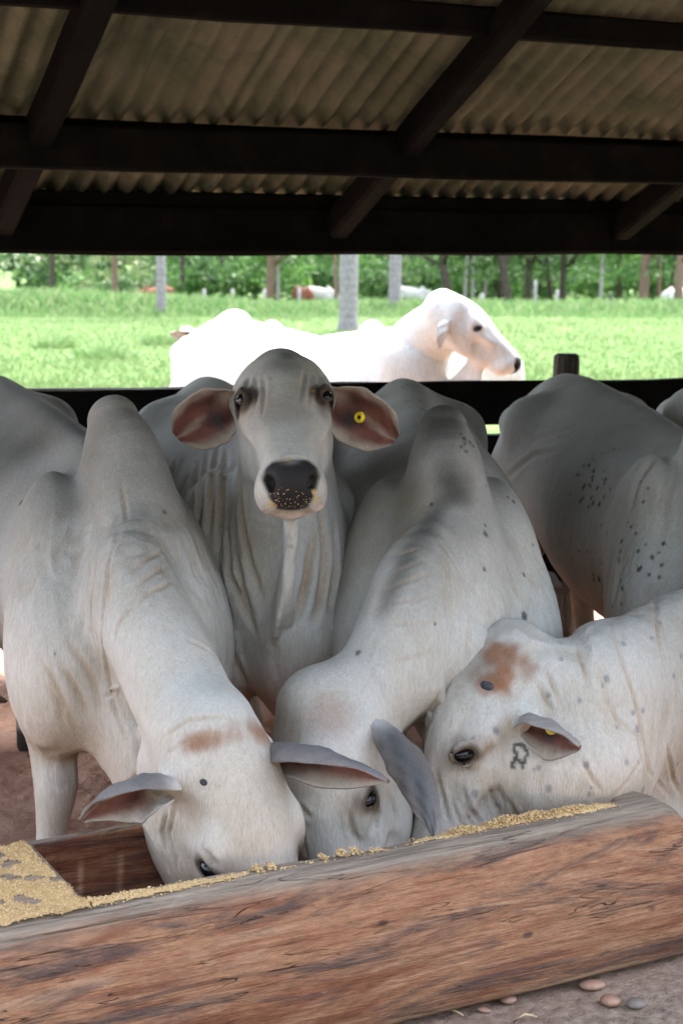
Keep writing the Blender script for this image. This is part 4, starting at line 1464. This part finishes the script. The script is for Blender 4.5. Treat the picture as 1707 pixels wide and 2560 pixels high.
if 'E' in BUILD:
    c = Cow('cow', 'white cow at right, face in profile over the trough, neck entering from the right edge', np.array([1.24, 4.02, 1.17]), -50, 1.04, .0115, 1, GR)
    c.torso()
    P = U(1222, 1650, 3.48)
    Mz = U(1030, 2190, 3.30)
    c.head(P, Mz, (-.85, -.42, .35), size=1.10)
    c.B.chain([(c.T(-.05, 0, .74), .23, .15), (c.T(.08, 0, .72), .25, .14), (U(1800, 1700, 3.80), .275, .13), (U(1650, 1745, 3.68), .25, .125), (U(1500, 1792, 3.52), .212, .115), (U(1385, 1805, 3.46), .17, .10), (c.H(.03, 0, -.065), .105, .085)],
              .06, up=[(0, 0, 1), (.1, 0, 1), (.2, 0, 1), (.3, 0, .9)], n=5)
    c.B.chain([(U(1500, 1975, 3.50), .05, .03), (U(1620, 2010, 3.62), .07, .035), (U(1720, 2110, 3.76), .10, .04), (c.T(.2, 0, .45), .08, .06)], .05, n=4)
    c.eye(-1, t=.208, b=.036, a=.080); c.eye(1)
    c.ear(U(1312, 1798, 3.345), U(1452, 1868, 3.225), (-.12, -.80, -.58), .092, (0, -.008, .022), mid_open=1.6, tagat=(.5, -.2), blunt=.8, stalk=.024)
    c.ear_tag(.0145, n=(.45, -.85, -.2), p=U(1379, 1820, 3.240))
    c.ear(c.H(.05, .10, -.055), c.H(.08, .26, -.04), (0, 0, -1), .06, (0, 0, .01))
    c.B.chain([(c.H(.0, 0, -.03), .05, .05), (U(1400, 1710, 3.46), .085, .07), (U(1500, 1662, 3.54), .09, .08)], .05, n=3)
    c.buds += [(1216, 1715, .019, .014, .012)]
    c.spots.append((1216, 1715, .030, RUST*1.4, .5))
    c.B.chain([(c.H(.22, 0, -.13), .06, .05), (U(1330, 1955, 3.36), .09, .06), (U(1490, 1925, 3.40), .11, .07), (U(1570, 1930, 3.50), .10, .06)], .05, n=3)
    c.paint += [coat_grey_shade(c, .7, 6, .42, 1.1), blot(U(1720, 1650, 3.7), .42, GREY*1.6, .35, .9, 21, 8, .3), belly_stain(c, .55, .8), blot(U(1258, 1666, 3.40), .066, RUST*1.15, .85, .8, 5, 80, .85), line_paint([U(1258, 1690, 3.38), U(1240, 1760, 3.37), U(1225, 1800, 3.36)], .022, RUST*1.5, .65, 5, .7), blot(U(1200, 1680, 3.39), .05, np.array([.24, .19, .15]), .6, .7, 3), face_paint(c)]
    G = c.grooves
    for pts in ([(1090, 1930), (1110, 2000), (1125, 2070)], [(1130, 1950), (1150, 2010), (1190, 2080)], [(1150, 1960), (1170, 2020), (1215, 2080)], [(1120, 1960), (1135, 2020), (1155, 2070)], [(1085, 1960), (1090, 2020)], [(1220, 1970), (1235, 2010), (1260, 2060)], [(1270, 2000), (1290, 2040), (1300, 2060)]):
        G.append((pts, .007, .0055, .22))
    for pts in ([(1525, 1560), (1545, 1640), (1580, 1740), (1600, 1820), (1620, 1930), (1690, 2010)], [(1540, 1800), (1590, 1840), (1600, 1900), (1560, 1960), (1510, 2010)], [(1440, 1610), (1460, 1690), (1470, 1730)], [(1340, 1700), (1360, 1750), (1390, 1790)],
                [(1360, 1670), (1390, 1740), (1400, 1780)], [(1450, 1900), (1480, 1950), (1510, 1990)], [(1635, 1500), (1640, 1600), (1660, 1680)], [(1660, 1850), (1680, 1950), (1707, 2000)], [(1520, 1760), (1540, 1800), (1560, 1850)]):
        G.append((pts, .005, .005, .7))
    rr = np.random.default_rng(8)
    for px, py, r in ((1402, 1649, .009), (1515, 1697, .011), (1505, 1711, .008), (1446, 1751, .008), (1369, 1737, .010), (1578, 1782, .009), (1603, 1776, .010), (1237, 1827, .012), (1187, 1985, .012), (1372, 1971, .011), (1244, 2013, .008), (1344, 1919, .007), (1331, 1924, .006), (1605, 1976, .013), (1464, 1912, .009),
                      (1554, 1611, .009), (1625, 1597, .009), (1663, 1485, .011), (1648, 1560, .007), (1472, 1983, .009), (1476, 1968, .007), (1590, 1820, .011), (1680, 1690, .010), (1700, 1640, .008), (1563, 1905, .009), (1690, 1910, .009), (1183, 1847, .007), (1320, 1860, .004), (1540, 1818, .006)):
        c.spots.append((px, py, r*.9, (.22, .22, .25), .7))
    # the mark branded on the jaw
    for seg in (((1282, 1876), (1285, 1863), (1300, 1862), (1312, 1868), (1317, 1885), (1313, 1900), (1307, 1913), (1304, 1922)), ((1282, 1876), (1292, 1888), (1286, 1898), (1279, 1910), (1284, 1922)), ((1292, 1888), (1293, 1900), (1304, 1906), (1312, 1900))):
        for (x0, y0), (x1, y1) in zip(seg[:-1], seg[1:]):
            nst = max(2, int(math.hypot(x1-x0, y1-y0)/3))
            for i in range(nst):
                c.spots.append((x0+(x1-x0)*i/nst, y0+(y1-y0)*i/nst, .0050, (.08, .07, .07), .7))
    c.build()
    COWE = c



if 'D' in BUILD:
    c = Cow('cow', 'dark spotted cow at right standing behind the others, its back below the fence post', U(1770, 1000, 4.38), 12, 1.10, .0115, 1, GR)
    c.torso(fat=1.05)
    P = c.T(.40, .18, 1.20); Mz = P+c.S*.46*norm(c.f*.5+c.l*.7+np.array([0, 0, -.6]))
    c.head(P, Mz, c.f*.5+c.l*.3+np.array([0, 0, .8]), size=1.05)
    c.B.chain([(c.T(-.05, 0, .74), .23, .15), (c.T(.10, 0, .80), .22, .14), (c.T(.25, .06, 1.0), .16, .115), (c.H(.0, 0, -.08), .095, .09)], .06, up=[(0, 0, 1), (0, -.3, .9)], n=5)
    c.eye(1); c.eye(-1)
    for sg in (1, -1): c.ear(c.H(.05, .10*sg, -.055), c.H(.10, .26*sg, -.06), c.hf*.3+c.hu*.5-np.array([0, 0, .6]), .055, (0, 0, .012))
    c.paint += [coat_grey_shade(c, .7, 6), flank_shade(c, .6), belly_stain(c, .8, .85), face_paint(c), hooves]
    rr = np.random.default_rng(8)
    for pts in ([(1690, 1085), (1640, 1130), (1590, 1210), (1570, 1300)], [(1700, 1130), (1660, 1250), (1650, 1380)], [(1330, 1100), (1400, 1080), (1450, 1060)], [(1260, 1200), (1330, 1140), (1420, 1120)]):
        c.grooves.append((pts, .006, .011, .15))
    for i in range(24):
        c.spots.append((rr.normal(1478, 22), rr.normal(1222, 26), rr.uniform(.006, .010), DARK*3, .85))
    for i in range(40):
        c.spots.append((rr.uniform(1380, 1620), rr.uniform(1080, 1540), rr.uniform(.004, .007), DARK*3, .8))
    for i in range(16):
        c.spots.append((rr.normal(1570, 50), rr.normal(1430, 40), rr.uniform(.006, .009), DARK*3, .85))
    c.build()

def simple_pose(c, graze=True, turn=0.0, white=None, ears=True, deep=1.0):
    """neck and head in the cow's own axes"""
    c.torso()
    if graze:
        P = c.T(.52, turn*.5, .55); Mz = P+c.S*.46*norm(c.f*.35+c.l*turn*.4+np.array([0, 0, -.93]))
        u = c.f*.9+np.array([0, 0, .4])
        mid = c.T(.36, turn*.2, .74)
    else:
        P = c.T(.42, turn*.35, 1.24); Mz = P+c.S*.46*norm(c.f*(.75-.4*abs(turn))+c.l*turn*.9+np.array([0, 0, -.6]))
        u = norm(Mz-P)*0+c.f*.5+c.l*turn*.5+np.array([0, 0, .8])
        mid = c.T(.25, turn*.1, 1.0)
    c.head(P, Mz, u, size=c.S)
    c.B.chain([(c.T(-.05, 0, .82), .25, .16), (c.T(.10, 0, .84), .22, .14), (mid, .16, .115), (c.H(.0, 0, -.08), .095, .09)], .06, up=[(0, 0, 1), tuple(norm(u))], n=5)
    c.B.chain([(c.H(.16, 0, -.17), .04, .02), (mid*.6+c.T(.2, 0, .5)*.4, .09, .022), (c.T(.2, 0, .48), .08, .05)], .05, n=4)
    c.eye(1); c.eye(-1)
    if ears:
        for sg in (1, -1):
            c.ear(c.H(.05, .10*sg, -.055), c.H(.10, .26*sg, -.06), c.hf*.3+c.hu*.5-np.array([0, 0, .6]), .055, (0, 0, .012))
    c.paint += [coat_grey_shade(c, .15, 2), face_paint(c), hooves]


if 'F' in BUILD:
    c = Cow('cow', 'pale cow whose white rump shows at the right edge before the dark fence', np.array([1.43, 4.35, 1.19]), 9, 1.0, .017, 0, GR)
    simple_pose(c); c.build()
if 'K' in BUILD:
    c = Cow('cow', 'cow mostly hidden at far left, only a lower leg showing', np.array([-1.34, 4.30, 1.18]), 28, 1.0, .017, 0, GR)
    simple_pose(c); c.build()
if 'G' in BUILD:
    g = U(927, 800, 7.9)
    c = Cow('cow', 'sunlit white cow outside the fence, head in profile facing right', g, 46, 1.06, .012, 1, 'white cattle in the sun behind the fence')
    c.torso()
    P = U(1130, 752, 7.60); Mz = U(1285, 886, 7.57)
    c.head(P, Mz, (.75, -.2, .65), size=.89)
    c.B.chain([(c.T(-.05, 0, .84), .25, .17), (c.T(.14, 0, .93), .22, .15), (U(1055, 860, 7.75), .16, .13), (c.H(.03, 0, -.10), .11, .095)], .06, up=[(0, 0, 1), (-.4, 0, .9), (-.5, 0, .85)], n=5)
    c.B.chain([(c.H(.30, 0, -.15), .03, .018), (U(1150, 1000, 7.65), .10, .022), (c.T(.25, 0, .5), .10, .04)], .05, n=4)
    c.eyetan = .08; c.eyedark = .8; c.fold = .5
    for sg in (1, -1): c.eye(sg)
    near_sg = 1 if np.dot(c.hs, [0, -1, 0]) > 0 else -1
    c.ear(c.H(.06, .10*near_sg, -.06), U(1098, 872, 7.45), (-.6, .5, 0), .05, (0, -.02, .01), outer=(.6, .58, .55))
    c.ear(c.H(.06, -.10*near_sg, -.06), c.H(.12, -.26*near_sg, -.06), (0, 0, -1), .05, (0, 0, .01), outer=(.6, .58, .55))
    c.paint += [face_paint(c), hooves]
    c.build()
    c = Cow('cow', 'sunlit white cow outside the fence, head lowered so only poll, hump and one ear show', U(683, 802, 9.7), -107, 1.08, .016, 0, 'white cattle in the sun behind the fence')
    c.torso()
    P = U(572, 810, 9.75); Mz = P+.46*norm([-.45, .45, -.75])
    c.head(P, Mz, (-.4, .5, .75), size=1.08)
    c.B.chain([(c.T(-.05, 0, .74), .23, .16), (c.T(.12, 0, .86), .20, .14), (c.T(.30, 0, .98), .15, .13), (c.H(.0, 0, -.06), .12, .13)], .06, up=[(0, 0, 1), (0, -.3, .9)], n=5)
    c.eye(1); c.eye(-1)
    c.ear(U(505, 842, 9.6), U(424, 834, 9.5), (0, -.75, -.6), .07, (0, 0, .015), mid_open=1.6, outer=(.6, .58, .55), inner=(.62, .46, .40))
    c.ear(c.H(.03, -.10, -.05), c.H(.06, -.28, -.05), (0, -.75, -.6), .07, (0, 0, .015), mid_open=1.6, outer=(.6, .58, .55), inner=(.62, .46, .40))
    c.paint += [hooves]
    c.build()

# ------------------------------------------------------------------ pasture and wood behind
def gz(x, y): return float(pasture_z(np.array([[x, y, 0.]]))[0])


def at_ground(px, Y):
    return np.array([ray(px, 700)[0]*Y, Y, gz(ray(px, 700)[0]*Y, Y)])


M_LEAF = [leaf_mat('leaf_deep_green', (.035, .080, .026), (.07, .14, .045), (.12, .20, .07)),
          leaf_mat('leaf_fresh_green', (.040, .105, .022), (.075, .17, .038), (.13, .24, .06)),
          leaf_mat('leaf_pale_green', (.09, .13, .05), (.15, .20, .085), (.22, .26, .13))]
M_BARKD = bark_mat('bark_dark', (.035, .028, .022), (.10, .078, .06))
M_BARKB = bark_mat('bark_brown', (.10, .065, .045), (.22, .15, .105))
M_BARKP = bark_mat('bark_pale', (.26, .23, .21), (.42, .38, .35))


def leaves(n, centre, rad, size, seed, flat=.8, clumps=18):
    """leaf-sized quads in clumps through an uneven volume"""
    r = np.random.default_rng(seed)
    cc = r.normal(0, 1, (clumps, 3)); cc /= np.linalg.norm(cc, axis=1)[:, None]
    cc *= (r.random((clumps, 1))**.45)*.85
    k = r.integers(0, clumps, n)
    p = cc[k]+r.normal(0, .17, (n, 3))
    p = p*np.array(rad)+np.array(centre)
    a = r.normal(0, 1, (n, 3)); a /= np.linalg.norm(a, axis=1)[:, None]
    b = np.cross(a, r.normal(0, 1, (n, 3))); b /= np.linalg.norm(b, axis=1)[:, None]
    sz = size*r.uniform(.6, 1.3, (n, 1))
    V = np.stack([p-a*sz, p-b*sz*.5, p+a*sz, p+b*sz*.5], 1).reshape(-1, 3)
    return V, np.arange(n*4).reshape(n, 4)


def trunk_mesh(w, h, lean, seed, branches=5):
    r = np.random.default_rng(seed)
    m = MB()
    pts = [np.array([lean*t*h+.08*math.sin(t*5+seed), .05*math.cos(t*4+seed), t*h-.1]) for t in np.linspace(0, 1, 8)]
    m.tube(pts, [w*(1.25 if i == 0 else 1-.07*i) for i in range(8)], 9, .05)
    for k in range(branches):
        t = r.uniform(.35, .95); p = pts[int(t*7)]
        a = r.uniform(0, 6.28); d = np.array([math.cos(a), math.sin(a), r.uniform(.3, .9)])
        ln = r.uniform(1.2, 2.6)
        m.tube([p, p+d*ln*.5+[0, 0, .15], p+d*ln], [w*.45, w*.3, w*.1], 6)
    return m


def tree(name, label, px, Y, wpx, lean, bark, leaf, group, seed, crown_z=4.2, h=7.5, crown=(3.2, 3.0, 3.0), n=1500, ls=.20, low=0):
    p = at_ground(px, Y)
    root = empty(name, p)
    tag(root, label, 'tree', group)
    w = wpx/FPX*Y/2
    trunk_mesh(w, h, lean, seed).build('trunk', bark, root, True)
    V, Q = leaves(n, (lean*crown_z, 1.6, crown_z+1), crown, ls, seed)
    if low:
        V2, Q2 = leaves(low, (lean*2, 2.2, 1.9), (crown[0]*.8, 1.4, .9), ls*.8, seed+50, clumps=12)
        V = np.concatenate([V, V2]); Q = np.concatenate([Q, Q2+len(Q)*4])
    mesh_obj('crown', V, Q, leaf, root, False)
    return root


GT = 'trees of the wood beyond the pasture'
for args in (
    (283, 74, 17, .0, M_BARKB, 2, 'slim pale brown trunk at the left of the wood, left of the grey palm'),
    (672, 78, 26, .02, M_BARKB, 1, 'reddish brown trunk with peeling bark between the two palms at left and centre'),
    (692, 80, 10, .0, M_BARKP, 1, 'thin grey trunk right beside the reddish peeling one'),
    (838, 66, 10, .02, M_BARKB, 1, 'thin orange brown stem just left of the thick palm trunk'),
    (1010, 82, 11, -.12, M_BARKB, 0, 'thin leaning orange brown stem right of the second palm'),
    (1120, 72, 22, -.10, M_BARKD, 0, 'dark leaning tree with bare branches above the white cow\'s poll'),
    (1167, 78, 10, .0, M_BARKP, 1, 'thin pale stem, left one of a close pair in the wood'),
    (1185, 78, 9, .01, M_BARKP, 1, 'thin pale stem, right one of a close pair in the wood'),
    (1207, 82, 8, .05, M_BARKP, 0, 'thin forked pale stem right of the close pair'),
    (1247, 84, 12, .0, M_BARKD, 0, 'narrow dark trunk just left of the thick leaning brown one'),
    (1272, 72, 23, -.10, M_BARKD, 0, 'thick dark brown trunk leaning left in the middle of the wood'),
    (1324, 76, 17, -.02, M_BARKD, 0, 'dark straight trunk with a pale post against its right side'),
    (1386, 80, 12, -.14, M_BARKD, 0, 'slender dark trunk leaning left against a thicker one'),
    (1402, 76, 18, .02, M_BARKD, 0, 'thick dark trunk touched by a slender leaning one'),
    (1506, 74, 10, .0, M_BARKP, 1, 'pale thin trunk standing alone between dark ones at right'),
    (1549, 84, 12, .02, M_BARKD, 0, 'narrow dark trunk right of the lone pale one'),
    (1613, 70, 27, .01, M_BARKB, 1, 'thickest brown trunk of the wood near the right edge'),
    (1641, 80, 10, .03, M_BARKB, 1, 'thin brown trunk just right of the thickest brown one'),
    (1676, 82, 10, .06, M_BARKD, 0, 'thin dark trunk leaning right near the edge of the photo'),
    (1701, 68, 24, .0, M_BARKB, 0, 'brown trunk cut by the right edge of the photo'),
    (455, 88, 12, .05, M_BARKD, 1, 'dark slim trunk half hidden in foliage right of the grey palm'),
    (560, 90, 14, -.05, M_BARKD, 1, 'dim trunk in dense foliage over the pale fence posts'),
    (130, 95, 14, .03, M_BARKD, 2, 'dim tree at far left with sky showing through its crown'),
):
    px, Y, w, lean, bark, lf, lb = args
    far_left = px < 200
    tree('wood_tree', lb, px, Y, w, lean, bark, M_LEAF[lf], GT, int(px), crown_z=3.6, n=600 if far_left else 1050, low=0 if far_left else 110, crown=(3.0, 2.4, 2.6))

# palms: bare ringed trunks, fronds far above
M_PALM = NT('palm_trunk_grey')
_s = M_PALM.new('SeparateXYZ'); M_PALM.link(M_PALM.tc.outputs['Object'], _s.inputs[0])
_w = M_PALM.math('SINE', M_PALM.math('MULTIPLY', _s.outputs['Z'], 36.0))
_nn = M_PALM.noise(M_PALM.mapping((5, 5, 2)), 4, 6, .65)
_f = M_PALM.math('ADD', M_PALM.math('MULTIPLY', _w, .035), _nn)
M_PALM = M_PALM.out(M_PALM.ramp(_f, [(.3, (.13, .115, .115)), (.55, (.24, .215, .215)), (.8, (.33, .30, .295))]), .9, M_PALM.bump(_f, .5, .03), spec=.1)
def frond_mesh(n=16, ln=2.6):
    vs, fs = [], []
    for k in range(n):
        a = 6.283*k/n+.3*math.sin(k*3.1); up = .9 if k % 2 else .35
        for j in range(14):
            t = j/13
            c = np.array([math.cos(a)*ln*t, math.sin(a)*ln*t, up*ln*t-1.5*t*t*ln*.6])
            sd = np.array([-math.sin(a), math.cos(a), 0])
            l2 = .75*math.sin(math.pi*min(.98, t*.85+.12))
            for sg in (-1, 1):
                i = len(vs)
                tip = c+sd*sg*l2+np.array([math.cos(a)*.35, math.sin(a)*.35, -.35*l2])
                vs += [c, c+np.array([math.cos(a), math.sin(a), 0])*.09, tip]
                fs.append((i, i+1, i+2))
    return vs, fs
for px, Y, wpx, h, lb in ((870, 37, 47, 8.5, 'thick grey ringed palm trunk in the middle of the pasture'), (986, 50, 31, 9, 'slimmer grey palm trunk just right of the thick one'), (402, 47, 25, 8, 'dark grey palm trunk alone at the left of the pasture')):
    p = at_ground(px, Y)
    root = empty('palm_tree', p); tag(root, lb, 'palm tree', 'palms standing in the pasture')
    w = wpx/FPX*Y/2
    m = MB(); m.tube([(.03*math.sin(z*.5), 0, z) for z in np.linspace(-.2, h, 40)], [w*(1.18 if i < 2 else 1.0-.003*i)*(1+.02*math.sin(i*2.2)) for i in range(40)], 16, .012)
    m.build('trunk', M_PALM, root, True)
    v, f = frond_mesh(); v = [q+np.array([0, 0, h]) for q in v]
    mesh_obj('crown', v, f, M_LEAF[1], root, False)

# undergrowth bushes
bproto = []
for k in range(3):
    V, Q = leaves(520, (0, 0, 1.2), (1.7, 1.2, 1.3), .17, 300+k, clumps=14)
    o = mesh_obj('bush', V, Q, M_LEAF[k % 3], None, False)
    tag(o, 'low leafy bush in the undergrowth among the trunks of the wood', 'bush', 'undergrowth bushes of the wood')
    bproto.append(o)
used = [False]*3
for i, px in enumerate(range(180, 1780, 47)):
    k = 2 if (px < 420 and i % 2) else (1 if i % 3 == 0 else 0)
    Y = rng.uniform(85, 95)
    if used[k]:
        o = bproto[k].copy(); COL.objects.link(o)
    else: o = bproto[k]; used[k] = True
    o.location = at_ground(px+rng.uniform(-15, 15), Y)
    sc = rng.uniform(.8, 1.35)
    o.scale = (sc, sc, sc*(.75 if px < 420 else 1.1)); o.rotation_euler = (0, 0, rng.uniform(0, 6))
for k in range(3):
    if not used[k]: bpy.data.objects.remove(bproto[k])

# the mass of the wood behind
Vs, Qs, n0 = [], [], 0
for i in range(105):
    px = rng.uniform(120, 1900) if i < 46 else rng.choice([rng.uniform(-1100, 60), rng.uniform(1900, 2900)])
    Y = rng.uniform(98, 125)
    p = at_ground(px, Y)
    hh = rng.uniform(2.5, 4.5) if px > 330 else rng.uniform(1.6, 2.6)
    V, Q = leaves(620, p+np.array([0, 0, hh*.8]), (3.2, 2.4, hh), .34, 900+i, clumps=22)
    Vs.append(V); Qs.append(Q+n0); n0 += len(V)
wood = mesh_obj('far_woodland', np.concatenate(Vs), np.concatenate(Qs), M_LEAF[0], None, False)
tag(wood, 'dense green woodland filling the far edge of the pasture', 'woodland', kind='stuff')


# grass
def blades(n, y0, y1, hfun, wfun, seed, power=1.0):
    r = np.random.default_rng(seed)
    Y = y0+(y1-y0)*r.random(n)**power
    X = r.uniform(-1, 1, n)*(.38*Y+5)
    p = np.stack([X, Y, np.zeros(n)], 1)
    p[:, 2] = pasture_z(p)-.01
    h = hfun(p, r)[:, None]; w = wfun(p, r)[:, None]
    a = r.uniform(0, 6.283, n)
    sd = np.stack([np.cos(a), np.sin(a), 0*a], 1)
    ln = r.normal(0, .35, (n, 3)); ln[:, 2] = 0
    up = np.array([0, 0, 1.])
    V = np.stack([p-sd*w, p+sd*w, p+up*h*.6+ln*h*.35+sd*w*.8, p+up*h+ln*h], 1).reshape(-1, 3)
    return V, np.arange(n*4).reshape(n, 4)


M_GRASS = leaf_mat('pasture_grass_blade', (.085, .155, .045), (.14, .215, .075), (.22, .255, .12))
M_TALL = leaf_mat('tall_grass_blade', (.075, .16, .045), (.13, .23, .075), (.24, .29, .14))
V, Q = blades(88000, 19, 52, lambda p, r: (.05+.10*np.clip(fbm(p, .9, 41, 3), 0, 1)**1.2)*r.uniform(.6, 1.4, len(p)), lambda p, r: r.uniform(.008, .02, len(p)), 3, 1.5)
g = mesh_obj('pasture_grass', V, Q, M_GRASS, None, False)
tag(g, 'short bright grass of the grazed pasture behind the fence', 'grass', kind='stuff')
def th(p, r):
    left = smooth01(-p[:, 0]/p[:, 1], .02, .18)
    return (.42+.35*left+.28*fbm(p, .8, 43, 3))*smooth01(p[:, 1], 44, 51)*r.uniform(.45, 1.15, len(p))+.05
V, Q = blades(78000, 45, 74, th, lambda p, r: r.uniform(.012, .032, len(p)), 5, 1.1)
g = mesh_obj('tall_grass', V, Q, M_TALL, None, False)
tag(g, 'band of tall rank grass in front of the wood', 'tall grass', kind='stuff')
# clumps of rank grass on the grazed part
for px, py, wd, lb in ((258, 893, .55, 'round tuft of rank grass nearest the fence at left'), (140, 868, .40, 'flat tuft of grass far left beyond the nearest one'), (405, 860, .40, 'tuft of grass just left of the white cow seen from behind')):
    q = Uz(px, py, 0)
    r = np.random.default_rng(px); n = 420
    a = r.uniform(0, 6.28, n); rr = wd*np.sqrt(r.random(n))
    p = np.stack([np.cos(a)*rr, np.sin(a)*rr*1.3, 0*a], 1)
    h = (r.uniform(.10, .26, n)*(1-.6*(rr/wd)**2))[:, None]
    sd = np.stack([np.cos(a*7), np.sin(a*7), 0*a], 1)*.012
    ln = p*.25+r.normal(0, .05, (n, 3))*[1, 1, 0]
    V = np.stack([p-sd, p+sd, p+ln*.5+[0, 0, 1]*h*.6+sd, p+ln+[0, 0, 1]*h], 1).reshape(-1, 3)
    o = mesh_obj('grass_tuft', V, np.arange(n*4).reshape(n, 4), M_TALL, None, False)
    o.location = q; tag(o, lb, 'grass tuft', 'tufts of grass on the pasture')

# far fence posts
M_POSTP = simple('pale_fence_post', (.30, .28, .26), .9, .1, .25, 12)
M_POSTD = simple('dark_stake', (.06, .055, .05), .9, .1, .25, 12)
for px, Y, top, mt, lb in ((510, 62, 722, M_POSTP, 'pale far fence post, leftmost of the four before the cattle'), (581, 62, 722, M_POSTP, 'pale far fence post, second from left before the cattle'), (661, 62, 722, M_POSTP, 'pale far fence post, third from left before the cattle'), (748, 60, 718, M_POSTP, 'pale far fence post against the far brown cattle'),
                      (1072, 60, 730, M_POSTP, 'short pale post in front of a far white cow'), (1205, 55, 733, M_POSTP, 'short pale post in tall grass right of the white cow\'s poll'), (1338, 66, 700, M_POSTP, 'tall pale post leaning on a dark trunk'), (1393, 62, 725, M_POSTP, 'short pale post before the thick dark trunk'),
                      (1526, 52, 735, M_POSTD, 'dark stake standing in the tall grass at right')):
    p = at_ground(px, Y)
    zt = U(px, top, Y)[2]
    m = MB(); m.tube([(0, 0, z) for z in np.linspace(-.1, zt-p[2], 5)], [.075, .07, .07, .065, .055], 10, .04)
    o = m.build('far_fence_post', mt, None, True); o.location = p
    tag(o, lb, 'fence post', 'far fence posts in the tall grass')

# cattle far out
def far_cow(label, px, Y, ztop, heading, white):
    p = at_ground(px, Y)
    c = Cow('cow', label, np.array([p[0], p[1], 1.2]), heading, 1.0, .03, 0, 'far cattle at the edge of the wood', white=np.array(white))
    simple_pose(c, True, ears=False)
    c.paint = [hooves]
    c.build()
    sc = 1.0
    c.root.location = (p[0], p[1], p[2]+.0)


for a in (('brown far cow behind the pale fence post left of the palm', 770, 78, 0, 30, (.20, .07, .04)), ('white far cow lying between brown cow and thick palm', 822, 80, 0, 70, (.62, .60, .57)), ('brown far cow just left of the dark grey palm', 366, 80, 0, -60, (.22, .09, .055)),
          ('white far cow grazing right of the second palm', 1058, 78, 0, 75, (.62, .60, .57)), ('white far cow close to the right edge under the brown trunks', 1675, 76, 0, -70, (.62, .60, .57))):
    far_cow(*a)

# added leafy belt out of view behind the camera, shading the shed front
Vs, Qs, n0 = [], [], 0
for (x, y) in [(-27+3.6*i, -10.5-2.0*math.sin(i*1.7)) for i in range(16)]+[(26+1.5*math.sin(j*2.3), -8+3.4*j) for j in range(6)]:
    V, Q = leaves(760, (x, y, 3.3), (2.9, 2.0, 3.4), .50, int(5000+x*7+y*3), clumps=26)
    Vs.append(V); Qs.append(Q+n0); n0 += len(V)
nw = mesh_obj('shade_trees', np.concatenate(Vs), np.concatenate(Qs), M_LEAF[0], None, False)
tag(nw, 'leafy edge of the wood on the viewer\'s side of the shed', 'woodland', kind='stuff')
